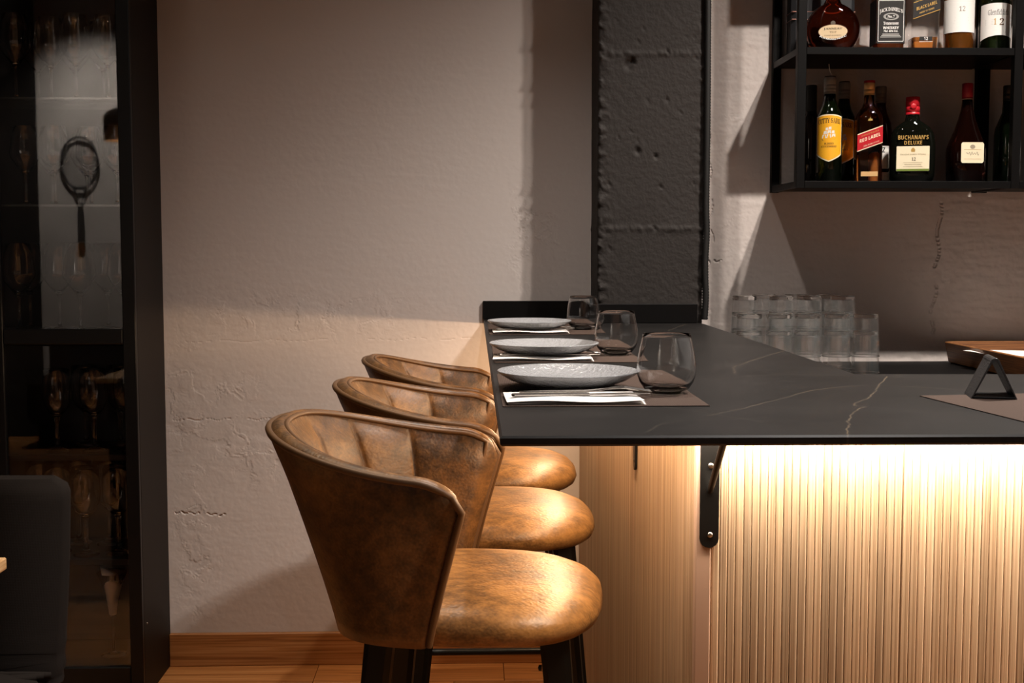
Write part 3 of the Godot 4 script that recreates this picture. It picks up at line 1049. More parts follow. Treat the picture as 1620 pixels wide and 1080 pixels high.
	ring.append(Vector2(0.0275, 0.0028)); ring.append(Vector2(0.0040, 0.0500)); ring.append(Vector2(0.0018, 0.0528)); ring.append(Vector2(-0.0018, 0.0528)); ring.append(Vector2(-0.0040, 0.0500)); ring.append(Vector2(-0.0275, 0.0028))
	part("strip", prismm(ring, -0.034, 0.034, 0.0005, Transform3D(Basis(Vector3.RIGHT, Vector3.BACK, Vector3.UP), Vector3.ZERO)), M.stand, stand)
	part("foot", bb(Vector3(-0.0285, 0.0, -0.034), Vector3(0.0285, 0.0026, 0.034), 0.0004), M.black_metal, stand)

func napkin_mesh() -> ArrayMesh:
	# four layers of cloth with a soft lift along the folded edge
	var st := begin()
	for l in 3:
		var rows := []
		var back := []
		for i in 25:
			var x := -0.094 + 0.188 * i / 24.0
			var r := PackedVector3Array()
			var q := PackedVector3Array()
			for j in 13:
				var z := -0.056 + 0.112 * j / 12.0 + l * 0.0008
				var e := minf(minf(i, 24 - i) / 1.5, minf(j, 12 - j) / 1.5)
				var y := 0.0004 + l * 0.0022 + 0.0012 * sin(x * 40.0 + z * 25.0 + l) * clampf(j / 12.0, 0, 1) * (0.3 + l * 0.4)
				r.append(Vector3(x - l * 0.0012, y + 0.0018 * clampf(e, 0, 1), z))
				q.append(Vector3(x - l * 0.0012, y, z))
			rows.append(r); back.append(q)
		grid(st, rows, false, l * 2, false)
		grid(st, back, false, l * 2 + 1, true)
	return done(st)

func blade(poly: PackedVector2Array, bend: Callable, thick: float) -> ArrayMesh:
	var m := prismm(poly, 0.0, thick, thick * 0.3)
	var ar := m.surface_get_arrays(0)
	var vs: PackedVector3Array = ar[Mesh.ARRAY_VERTEX]
	for i in vs.size(): vs[i].y += bend.call(vs[i].x)
	ar[Mesh.ARRAY_VERTEX] = vs
	var am := ArrayMesh.new()
	am.add_surface_from_arrays(Mesh.PRIMITIVE_TRIANGLES, ar)
	return am

func knife_thing() -> Node3D:
	var t := thing("knife", "x", "knife", Vector3.ZERO, 0, "steel knives on the napkins")
	var h := PackedVector2Array()
	for p in [[-0.098, -0.003], [-0.094, -0.0058], [-0.07, -0.0060], [-0.03, -0.0050], [0.012, -0.0042], [0.012, 0.0042], [-0.03, 0.0050], [-0.07, 0.0060], [-0.094, 0.0058], [-0.098, 0.003]]: h.append(Vector2(p[0], p[1]))
	part("handle", blade(h, func(_x): return 0.0, 0.0040), M.steel, t)
	var b := PackedVector2Array()
	for p in [[0.0122, -0.0042], [0.03, -0.0075], [0.06, -0.0088], [0.083, -0.0076], [0.094, -0.003], [0.097, 0.003], [0.094, 0.0050], [0.06, 0.0052], [0.0122, 0.0042]]: b.append(Vector2(p[0], p[1]))
	part("blade", blade(b, func(_x): return 0.0010, 0.0018), M.steel, t)
	return t

func fork_thing() -> Node3D:
	var t := thing("fork", "x", "fork", Vector3.ZERO, 0, "steel forks on the napkins")
	var arc := func(x): return 0.006 * smoothstep(0.0, 0.05, x) * (1.0 - smoothstep(0.05, 0.10, x)) + 0.0015
	var h := PackedVector2Array()
	for p in [[-0.094, -0.004], [-0.085, -0.0064], [-0.06, -0.0056], [-0.02, -0.0032], [0.0, -0.0026], [0.02, -0.0026], [0.034, -0.0040], [0.046, -0.0098], [0.052, -0.0110], [0.056, -0.0112], [0.056, 0.0112], [0.052, 0.0110], [0.046, 0.0098], [0.034, 0.0040], [0.02, 0.0026], [0.0, 0.0026], [-0.02, 0.0032], [-0.06, 0.0056], [-0.085, 0.0064], [-0.094, 0.004]]: h.append(Vector2(p[0], p[1]))
	part("handle", blade(h, arc, 0.0022), M.steel, t)
	for k in 4:
		var z := -0.0094 + 0.00627 * k
		var q := PackedVector2Array()
		for p in [[0.0561, -0.0017], [0.07, -0.0015], [0.088, -0.0012], [0.0935, -0.0004], [0.0935, 0.0004], [0.088, 0.0012], [0.07, 0.0015], [0.0561, 0.0017]]: q.append(Vector2(p[0], z + p[1]))
		part("tine", blade(q, arc, 0.0022), M.steel, t)
	return t

# ------------------------------------------------------------------ the glass cabinet
# foot and stem, then the bowl with an outer and an inner face
func stem(foot: Array, bowl: Array, s: float) -> ArrayMesh:
	var p := []
	for v in foot: p.append(v * s)
	for v in bowl: p.append(v * s)
	p.append((bowl[-1] + Vector2(-0.0005, 0.0004)) * s)
	for k in range(bowl.size() - 1, -1, -1):
		var v: Vector2 = bowl[k]
		p.append(Vector2(maxf(v.x - 0.0011, 0.0), v.y + (0.0022 if k < 2 else 0.0)) * s)
	p.append(Vector2(0.0, bowl[0].y + 0.0015) * s)
	return lathem(p, 32)

func build_cabinet() -> void:
	var t := thing("display_cabinet", "tall black display cabinet with glazed doors full of stemware", "cabinet", Vector3(0, 0, 0))
	var xl := -1.76
	var xr := -0.921
	part("side_panel", bb(Vector3(xr - 0.02, 0.0, -3.69), Vector3(xr, 2.3, -3.402), 0.001), M.cabinet_side, t)
	part("side_panel", bb(Vector3(xl, 0.0, -3.69), Vector3(xl + 0.02, 2.3, -3.402), 0.001), M.cabinet_side, t)
	part("back_panel", bb(Vector3(xl + 0.02, 0.0, -3.69), Vector3(xr - 0.02, 2.3, -3.682)), M.cabinet_in, t)
	part("top_panel", bb(Vector3(xl, 2.3, -3.69), Vector3(xr, 2.325, -3.385), 0.002), M.cabinet, t)
	part("bottom_panel", bb(Vector3(xl + 0.02, 0.0, -3.68), Vector3(xr - 0.02, 0.085, -3.402)), M.cabinet, t)
	for y in [0.395, 0.690, 1.030]:
		part("wooden_shelf", bb(Vector3(xl + 0.021, y - 0.016, -3.68), Vector3(xr - 0.021, y, -3.425), 0.001), M.cabinet, t)
	for y in [1.382, 1.672]:
		part("glass_shelf", bb(Vector3(xl + 0.021, y - 0.006, -3.68), Vector3(xr - 0.021, y, -3.43)), M.shelf_glass, t)
	part("middle_stile", bb(Vector3(-1.36, 0.0, -3.402), Vector3(-1.335, 2.3, -3.39)), M.cabinet, t)
	for side in 2:
		var a := -1.334 if side == 1 else xl
		var b := xr if side == 1 else -1.361
		var d := part("door", boxm(Vector3(b - 0.0175, 1.15, -3.392), Vector3(0.035, 2.29, 0.018), 0.002), M.cabinet, t)
		part("stile", boxm(Vector3(a + 0.0275, 1.15, -3.392), Vector3(0.055, 2.29, 0.018), 0.002), M.cabinet, d)
		for q in [[0.0, 0.10], [0.996, 1.043], [2.24, 2.295]]:
			part("rail", bb(Vector3(a + 0.0552, q[0] + 0.005, -3.401), Vector3(b - 0.0352, q[1], -3.383), 0.003), M.cabinet, d)
		for q in [[0.1002, 0.9958], [1.0432, 2.2398]]:
			part("glass_pane", bb(Vector3(a + 0.0554, q[0], -3.396), Vector3(b - 0.0354, q[1], -3.392)), M.pane, d)
	part("hinge", lathem([Vector2(0.003, 0), Vector2(0.003, 0.002), Vector2(0, 0.003)], 10), M.screw, t).transform = Transform3D(Basis(Vector3.UP, Vector3.RIGHT, Vector3.FORWARD), Vector3(xr, 0.21, -3.43))
	# stemware
	var wine := func(s: float) -> ArrayMesh:
		return stem([Vector2(0, 0.0), Vector2(0.036, 0.0), Vector2(0.0365, 0.0014), Vector2(0.020, 0.0034), Vector2(0.006, 0.007), Vector2(0.0038, 0.016), Vector2(0.0034, 0.06), Vector2(0.0040, 0.088)], [Vector2(0.010, 0.097), Vector2(0.030, 0.122), Vector2(0.0425, 0.143), Vector2(0.0440, 0.150), Vector2(0.0428, 0.162), Vector2(0.0375, 0.195), Vector2(0.0325, 0.232)], s)
	var goblet := func(s: float) -> ArrayMesh:
		return stem([Vector2(0, 0.0), Vector2(0.034, 0.0), Vector2(0.0345, 0.002), Vector2(0.018, 0.006), Vector2(0.008, 0.014), Vector2(0.0062, 0.03), Vector2(0.0058, 0.07), Vector2(0.0075, 0.095)], [Vector2(0.012, 0.102), Vector2(0.026, 0.116), Vector2(0.0365, 0.140), Vector2(0.0395, 0.168), Vector2(0.0380, 0.200), Vector2(0.0360, 0.232)], s)
	var rowset := [
		["wine_glass", wine.call(1.0), 1.672, "cabinet's top glass shelf", [[-1.265, -3.50], [-1.185, -3.55], [-1.10, -3.50], [-1.055, -3.60], [-1.015, -3.51], [-1.145, -3.635], [-1.25, -3.635]]],
		["wine_glass", wine.call(0.94), 1.382, "cabinet's second glass shelf", [[-1.25, -3.51], [-1.165, -3.50], [-1.075, -3.53], [-0.995, -3.50], [-1.21, -3.61], [-1.115, -3.62], [-1.02, -3.61]]],
		["wine_glass", wine.call(1.06), 1.030, "cabinet shelf behind the door rail", [[-1.275, -3.50], [-1.19, -3.58], [-1.105, -3.50], [-1.060, -3.61], [-0.991, -3.53], [-1.285, -3.615]]],
		["goblet", goblet.call(1.0), 0.690, "cabinet's middle black shelf", [[-1.175, -3.49], [-1.075, -3.50], [-1.13, -3.60], [-1.03, -3.60], [-0.985, -3.52]]],
		["goblet", goblet.call(1.08), 0.395, "cabinet's lower black shelf", [[-1.10, -3.48], [-1.015, -3.50], [-1.19, -3.52], [-1.26, -3.58], [-1.165, -3.62], [-1.073, -3.61], [-0.986, -3.61]]],
	]
	for r in rowset:
		var spots: Array = r[4]
		spots.sort_custom(func(a, b): return a[0] < b[0])
		for q in spots:
			var lab: String = "%s, %s from the left on the %s" % [("clear angular wine glass" if r[0] == "wine_glass" else "clear round goblet"), ["first", "second", "third", "fourth", "fifth", "sixth", "seventh"][spots.find(q)], r[3]]
			solo(r[0], r[1], M.glass, lab, "glass", Vector3(q[0], r[2] + 0.0004, q[1]), "stemware on the " + r[3])
	var g := solo("martini_glass", stem([Vector2(0, 0.0), Vector2(0.036, 0.0), Vector2(0.0365, 0.0015), Vector2(0.012, 0.005), Vector2(0.0042, 0.012), Vector2(0.0042, 0.10)], [Vector2(0.009, 0.112), Vector2(0.016, 0.16), Vector2(0.026, 0.20), Vector2(0.043, 0.243)], 1.0), M.glass, "clear flared glass holding a white napkin at the cabinet bottom", "glass", Vector3(-1.048, 0.0855, -3.54))
	var roll := begin()
	var rows := []
	for k in 7:
		var f := k / 6.0
		var r := PackedVector3Array()
		for j in 20:
			var a := TAU * j / 20.0
			var rr := lerpf(0.010, 0.032, pow(f, 1.3)) * (1.0 + 0.10 * sin(3.0 * a + 1.0) * f)
			r.append(Vector3(rr * cos(a), 0.118 + 0.125 * f + 0.022 * f * f * cos(a - 2.6), rr * sin(a)))
		rows.append(r)
	var inner := rows.duplicate()
	inner.reverse()
	for k in 7:
		if k == 0: continue
		var r := PackedVector3Array()
		for v in inner[k]: r.append(Vector3(v.x * 0.8, v.y, v.z * 0.8))
		rows.append(r)
	grid(roll, rows, true, 0)
	solo("rolled_napkin", done(roll), M.napkin, "white rolled napkin standing in the flared glass", "napkin", g.position)

# ------------------------------------------------------------------ wall shelf and bottles
func build_shelf() -> void:
	var t := thing("wall_shelf", "black metal wall shelf holding the spirit bottles", "shelf", Vector3(0, 0, 0))
	var xs := [0.887, 1.487, 2.11]
	for x in xs:
		part("rear_post", bb(Vector3(x + (0.012 if x > 1.0 else 0.0), 1.427, -3.69), Vector3(x + (0.050 if x > 1.0 and x < 2.0 else 0.024), 2.56, -3.666), 0.001), M.black_metal, t)
		part("front_post", bb(Vector3(x, 1.427, -3.412), Vector3(x + 0.024, 2.56, -3.388), 0.001), M.black_metal, t)
		for y in [1.427, 1.790, 2.165, 2.54]:
			part("side_rail", bb(Vector3(x + 0.001, y + 0.0005, -3.666), Vector3(x + 0.023, y + 0.0195, -3.4125), 0.001), M.black_metal, t)
	for k in 2:
		for y in [1.427, 1.790, 2.165, 2.54]:
			part("board", bb(Vector3(xs[k] + 0.0225, y + 0.004, -3.689), Vector3(xs[k + 1] + 0.0015, y + 0.0193, -3.4118)), M.black_metal, t)
			part("front_rail", bb(Vector3(xs[k] + 0.0245, y, -3.412), Vector3(xs[k + 1] - 0.0005, y + 0.02, -3.389), 0.001), M.black_metal, t)
	var low := 1.4468
	var high := 1.8098
	bottles_low(low)
	bottles_high(high)

func cap_mesh(r: float, h: float, ribs := 3) -> ArrayMesh:
	var p := [Vector2(0, 0), Vector2(r, 0), Vector2(r, 0)]
	for k in ribs:
		var y := h * (0.12 + 0.62 * k / maxf(1, ribs))
		p.append_array([Vector2(r, y), Vector2(r * 0.955, y + h * 0.012), Vector2(r * 0.955, y + h * 0.03), Vector2(r, y + h * 0.042)])
	p.append_array([Vector2(r, h - 0.002), Vector2(r - 0.0015, h), Vector2(r - 0.0015, h), Vector2(0, h)])
	return lathem(p, 24)

func flat_panel(w: float, h: float, z: float, y: float, r := 0.003) -> ArrayMesh:
	var p := rounded(w, h, r)
	for i in p.size(): p[i].y += y
	return print_shape(p, z)

func bottles_low(Y: float) -> void:
	var green := solid_glass(c8(46, 64, 34), 0.05)
	var dark := solid_glass(c8(40, 30, 26), 0.35)
	var whisky := solid_glass(c8(206, 124, 60), 0.0)
	var deep := solid_glass(c8(92, 30, 18), 0.10)
	var ink := mat(c8(40, 28, 12), 0.7)
	var gold := mat(c8(196, 160, 92), 0.4, 0.4)
	var cream := mat(c8(226, 214, 184), 0.7)
	var white := mat(c8(226, 224, 218), 0.7)
	var grey_cap := mat(c8(136, 132, 128), 0.45)
	var red := mat(c8(176, 24, 36), 0.4)
	var yellow := mat(c8(228, 164, 22), 0.6)
	# slim dark bottle at the back left
	var t := thing("bottle", "slim black bottle behind the yellow-labelled one, next to the post", "bottle", Vector3(0.988, Y, -3.615), 0.0, "spirit bottles on the lower shelf")
	part("body", loftm([[0.0, 0.0, 0.0, 2.0], [0.0, 0.034, 0.034, 2.0], [0.003, 0.036, 0.036, 2.0], [0.165, 0.036, 0.036, 2.0], [0.185, 0.031, 0.031, 2.0], [0.205, 0.018, 0.018, 2.0], [0.215, 0.0155, 0.0155, 2.0], [0.23, 0.015, 0.015, 2.0], [0.23, 0.0, 0.0, 2.0]], 32), dark, t)
	part("neck_sleeve", lathem([Vector2(0.0158, 0.212), Vector2(0.0155, 0.286), Vector2(0.0145, 0.289), Vector2(0.0145, 0.289), Vector2(0, 0.289)], 24), M.rubber, t)
	# two green bottles with a yellow shield label and a ship
	var g := thing("bottle", "green bottle in front with yellow shield label showing a ship", "bottle", Vector3(1.009, Y, -3.500), -16.0, "spirit bottles on the lower shelf")
	part("body", lathem([Vector2(0, 0.0), Vector2(0.034, 0.0), Vector2(0.0365, 0.003), Vector2(0.0365, 0.172), Vector2(0.0345, 0.188), Vector2(0.0285, 0.203), Vector2(0.0205, 0.220), Vector2(0.0172, 0.234), Vector2(0.0160, 0.252), Vector2(0, 0.252)], 40), green, g)
	var cp := part("cap", cap_mesh(0.0168, 0.047, 3), grey_cap, g)
	cp.position.y = 0.2495
	part("cap_top", lathem([Vector2(0.0152, 0.0), Vector2(0.0152, 0.003), Vector2(0, 0.003)], 24), M.rubber, cp).position.y = 0.0471
	var R := 0.0369
	var low := func(t_): return 0.058 + 0.020 * pow(absf(t_), 1.2)
	var rim := part("label", sheet(R, 1.12, low, func(t_): return 0.184 + 0.006 * (1.0 - t_ * t_)), cream, g)
	part("label_field", sheet(R + 0.0003, 1.06, func(t_): return 0.0615 + 0.020 * pow(absf(t_), 1.2), func(t_): return 0.181 + 0.006 * (1.0 - t_ * t_)), yellow, rim)
	var L := 0.0006
	part("lettering", lettering("CUTTY SARK", 0.066, 0.0135, Vector2(0, 0.173), L, R, true, true, 0.004), ink, rim)
	part("lettering", lettering("BLENDED", 0.026, 0.0050, Vector2(0, 0.1085), L, R, true), ink, rim)
	part("lettering", lettering("SCOTCH WHISKY", 0.044, 0.0050, Vector2(0, 0.1005), L, R, true), ink, rim)
	for k in 3: part("small_print", print_shape(box2(0.046 - 0.006 * k, 0.0010, Vector2(0, 0.091 - 0.0075 * k)), L, R), ink, rim)
	var sail := mat(c8(214, 212, 206), 0.7)
	for q in [[-0.0135, 0.1285, 0.0125, 0.0105], [-0.0005, 0.1295, 0.0130, 0.0110], [0.0125, 0.1315, 0.0110, 0.0090], [-0.0105, 0.1395, 0.0100, 0.0095], [0.0005, 0.1410, 0.0110, 0.0100], [0.0110, 0.1410, 0.0080, 0.0080], [-0.0065, 0.1495, 0.0075, 0.0080], [0.0020, 0.1515, 0.0085, 0.0085]]:
		part("ship_sail", print_shape(PackedVector2Array([Vector2(q[0] - q[2] * 0.52, q[1] - q[3] * 0.5), Vector2(q[0] + q[2] * 0.48, q[1] - q[3] * 0.44), Vector2(q[0] + q[2] * 0.42, q[1] + q[3] * 0.48), Vector2(q[0] - q[2] * 0.38, q[1] + q[3] * 0.42)]), L, R), sail, rim)
	part("ship_hull", print_shape(PackedVector2Array([Vector2(-0.021, 0.1215), Vector2(-0.017, 0.1175), Vector2(0.014, 0.1195), Vector2(0.023, 0.1265), Vector2(0.0, 0.1235)]), L, R), ink, rim)
	var g2 := copy(g, "bottle", "green bottle with yellow label half hidden behind the ship-label one", Vector3(1.084, Y, -3.612), -30.0)
	var strip := begin()
	tube(strip, smooth_path([Vector3(0.006, 0.296, 0.004), Vector3(0.003, 0.306, 0.006), Vector3(-0.002, 0.318, 0.007), Vector3(-0.004, 0.333, 0.006)], 6), 0.0012, 6)
	part("tear_strip", done(strip), sail, g)
	# squarish amber bottle with a slanting red label
	var b := thing("bottle", "squarish amber bottle with slanting red label and gold neck", "bottle", Vector3(1.120, Y, -3.495), -10.0, "spirit bottles on the lower shelf")
	part("body", loftm([[0.0, 0.0, 0.0, 6.0], [0.0, 0.033, 0.031, 6.0], [0.003, 0.0365, 0.0345, 6.0], [0.170, 0.0365, 0.0345, 6.0], [0.186, 0.035, 0.033, 5.0], [0.200, 0.029, 0.028, 3.5], [0.214, 0.019, 0.019, 2.2], [0.226, 0.0150, 0.0150, 2.0], [0.247, 0.0140, 0.0140, 2.0], [0.247, 0.0, 0.0, 2.0]], 56), whisky, b)
	var bc := part("cap", cap_mesh(0.0152, 0.034, 2), mat(c8(222, 180, 122), 0.35, 0.2), b)
	bc.position.y = 0.2465
	part("cap_top", lathem([Vector2(0.0156, 0.0), Vector2(0.0156, 0.006), Vector2(0.0145, 0.007), Vector2(0, 0.007)], 24), red, bc).position.y = 0.0335
	var F := 0.0350
	var sl := 0.36
	var slab := func(w: float, y0: float, y1: float) -> PackedVector2Array:
		return PackedVector2Array([Vector2(-w, y0 - sl * w), Vector2(w, y0 + sl * w), Vector2(w, y1 + sl * w), Vector2(-w, y1 - sl * w)])
	var rl := part("label", print_shape(slab.call(0.0345, 0.098, 0.147), F), cream, b)
	part("label_field", print_shape(slab.call(0.0345, 0.1005, 0.1445), F + 0.0003), red, rl)
	part("lettering", lettering("RED LABEL", 0.056, 0.0095, Vector2(0, 0.125), F + 0.0006, 0, false, true, 0, sl), cream, rl)
	part("lettering", lettering("JOHNNIE WALKER", 0.048, 0.0050, Vector2(0, 0.1365), F + 0.0006, 0, true, true, 0, sl), gold, rl)
	part("lettering", lettering("John Walker & Sons", 0.042, 0.0056, Vector2(0.004, 0.108), F + 0.0006, 0, true, false, 0, sl), cream, rl)
	part("foot_label", flat_panel(0.046, 0.013, F, 0.024, 0.001), mat(c8(200, 160, 108), 0.6), b)
	part("neck_emblem", print_shape(PackedVector2Array([Vector2(-0.006, 0.172), Vector2(0.006, 0.172), Vector2(0.005, 0.178), Vector2(0.002, 0.177), Vector2(0, 0.183), Vector2(-0.002, 0.177), Vector2(-0.005, 0.178)]), F), gold, b)
	# bottle behind it with a white label
	var u := thing("bottle", "bottle with white label and grey cap half hidden behind the red label", "bottle", Vector3(1.192, Y, -3.612), -22.0, "spirit bottles on the lower shelf")
	part("body", lathem([Vector2(0, 0.0), Vector2(0.032, 0.0), Vector2(0.0345, 0.003), Vector2(0.0345, 0.150), Vector2(0.030, 0.180), Vector2(0.019, 0.208), Vector2(0.0150, 0.225), Vector2(0.0148, 0.240), Vector2(0, 0.240)], 36), deep, u)
	var uc := part("cap", cap_mesh(0.0160, 0.048, 3), mat(c8(118, 112, 106), 0.5), u)
	uc.position.y = 0.238
	var ul := part("label", sheet(0.0349, 1.2, func(_t): return 0.046, func(_t): return 0.112), white, u)
	part("lettering", lettering("UZ", 0.020, 0.015, Vector2(0.008, 0.100), 0.0004, 0.0349), M.rubber, ul)
	part("lower_label", sheet(0.0349, 1.2, func(_t): return 0.012, func(_t): return 0.036), white, u)
	# broad-shouldered flat dark bottle
	var d := thing("bottle", "broad dark flask-shaped bottle with red cap and cream label", "bottle", Vector3(1.247, Y, -3.500), -14.0, "spirit bottles on the lower shelf")
	part("body", loftm([[0.0, 0.0, 0.0, 3.0], [0.0, 0.048, 0.024, 3.0], [0.004, 0.057, 0.030, 3.2], [0.020, 0.062, 0.034, 3.2], [0.06, 0.0635, 0.036, 3.2], [0.11, 0.0630, 0.035, 3.2], [0.140, 0.058, 0.032, 3.0], [0.157, 0.047, 0.028, 2.7], [0.168, 0.033, 0.024, 2.3], [0.176, 0.021, 0.020, 2.0], [0.190, 0.0185, 0.0185, 2.0], [0.195, 0.0185, 0.0185, 2.0], [0.195, 0.0, 0.0, 2.0]], 56), solid_glass(c8(20, 22, 16), 0.4), d)
	var dc := part("cap", cap_mesh(0.0195, 0.050, 2), red, d)
	dc.position.y = 0.1925
	part("seal", lathem([Vector2(0.0085, 0.0), Vector2(0.0085, 0.0015), Vector2(0.006, 0.0025), Vector2(0, 0.0025)], 20), red, dc).transform = Transform3D(Basis(Vector3.RIGHT, Vector3.BACK, Vector3.DOWN), Vector3(0, 0.022, 0.0188))
	var dl := part("label", flat_panel(0.089, 0.070, 0.0366, 0.067, 0.002), cream, d)
	part("label_band", flat_panel(0.088, 0.006, 0.0369, 0.0355, 0.0005), mat(c8(104, 122, 44), 0.6), dl)
	part("lettering", lettering("12", 0.011, 0.009, Vector2(0.002, 0.066), 0.037, 0, true), ink, dl)
	part("lettering", lettering("Blended Scotch Whisky", 0.070, 0.0058, Vector2(0, 0.0785), 0.037, 0, true, false), mat(c8(150, 132, 96), 0.7), dl)
	part("crest", print_shape(PackedVector2Array([Vector2(-0.005, 0.086), Vector2(0.005, 0.086), Vector2(0.006, 0.092), Vector2(0.003, 0.096), Vector2(0, 0.098), Vector2(-0.003, 0.096), Vector2(-0.006, 0.092)]), 0.037), gold, dl)
	for k in 3: part("small_print", print_shape(box2(0.052 - 0.006 * (k % 2), 0.0008, Vector2(0, 0.056 - 0.0055 * k)), 0.037), mat(c8(150, 132, 96), 0.7), dl)
	part("lettering", lettering("BUCHANAN'S", 0.082, 0.0115, Vector2(0, 0.1265), 0.0355, 0, false, true), gold, d)
	part("lettering", lettering("DELUXE", 0.048, 0.0105, Vector2(0, 0.1115), 0.0368, 0, false, true), gold, d)
	# tapering brandy bottle
	var w := thing("bottle", "tapering dark brandy bottle with crimson cap and cream label", "bottle", Vector3(1.405, Y, -3.505), 2.0, "spirit bottles on the lower shelf")
	part("body", loftm([[0.0, 0.0, 0.0, 3.0], [0.0, 0.044, 0.036, 3.0], [0.004, 0.050, 0.040, 3.2], [0.08, 0.0535, 0.042, 3.0], [0.100, 0.0525, 0.041, 2.8], [0.120, 0.046, 0.037, 2.5], [0.150, 0.034, 0.030, 2.2], [0.180, 0.024, 0.023, 2.0], [0.210, 0.0165, 0.0165, 2.0], [0.226, 0.0145, 0.0145, 2.0], [0.238, 0.0140, 0.0140, 2.0], [0.238, 0.0, 0.0, 2.0]], 48), solid_glass(c8(60, 26, 18), 0.08), w)
	var wc := part("cap", cap_mesh(0.0152, 0.046, 1), mat(c8(150, 18, 44), 0.4), w)
	wc.position.y = 0.236
	part("cap_ring", lathem([Vector2(0.0156, 0.0), Vector2(0.0156, 0.002), Vector2(0.0152, 0.002)], 24), cream, wc)
	var oct := PackedVector2Array()
	for p in [[-0.033, 0.060], [-0.029, 0.055], [0.029, 0.055], [0.033, 0.060], [0.033, 0.108], [0.029, 0.113], [-0.029, 0.113], [-0.033, 0.108]]: oct.append(Vector2(p[0], p[1]))
	var wl := part("label", print_shape(oct, 0.0435), cream, w)
	part("crest", print_shape(ellipse(0, 0.1005, 0.0075, 0.006, 14), 0.0438), mat(c8(150, 140, 120), 0.7), wl)
	var scr := []
	for k in 25: scr.append(Vector3(-0.018 + 0.0015 * k, 0.0815 + 0.0035 * sin(k * 1.3) * (1.0 - 0.5 * sin(k * 0.5)), 0.0438))
	part("signature", tubem(smooth_path(scr, 3), 0.0004, 5), ink, wl)
	for k in 2: part("small_print", print_shape(box2(0.050, 0.0008, Vector2(0, 0.0925 - 0.026 * k)), 0.0438), gold, wl)
	# two dark green bottles by the right post
	var e := thing("bottle", "dark green bottle with narrow white label half behind the right post", "bottle", Vector3(1.545, Y, -3.555), 26.0, "spirit bottles on the lower shelf")
	part("body", lathem([Vector2(0, 0.0), Vector2(0.034, 0.0), Vector2(0.0365, 0.003), Vector2(0.0365, 0.140), Vector2(0.034, 0.160), Vector2(0.024, 0.185), Vector2(0.0165, 0.205), Vector2(0.0145, 0.24), Vector2(0, 0.24)], 36), solid_glass(c8(22, 36, 20), 0.2), e)
	part("cap", cap_mesh(0.0150, 0.045, 2), M.rubber, e).position.y = 0.238
	part("label", sheet(0.0369, 0.75, func(_t): return 0.066, func(_t): return 0.118), white, e)
	part("lower_label", sheet(0.0369, 0.75, func(_t): return 0.022, func(_t): return 0.060), white, e)
	copy(e, "bottle", "dark green bottle just right of the shelf's right post", Vector3(1.632, Y, -3.52), -10.0)

func box2(w: float, h: float, c: Vector2) -> PackedVector2Array:
	return PackedVector2Array([c + Vector2(-w / 2, -h / 2), c + Vector2(w / 2, -h / 2), c + Vector2(w / 2, h / 2), c + Vector2(-w / 2, h / 2)])

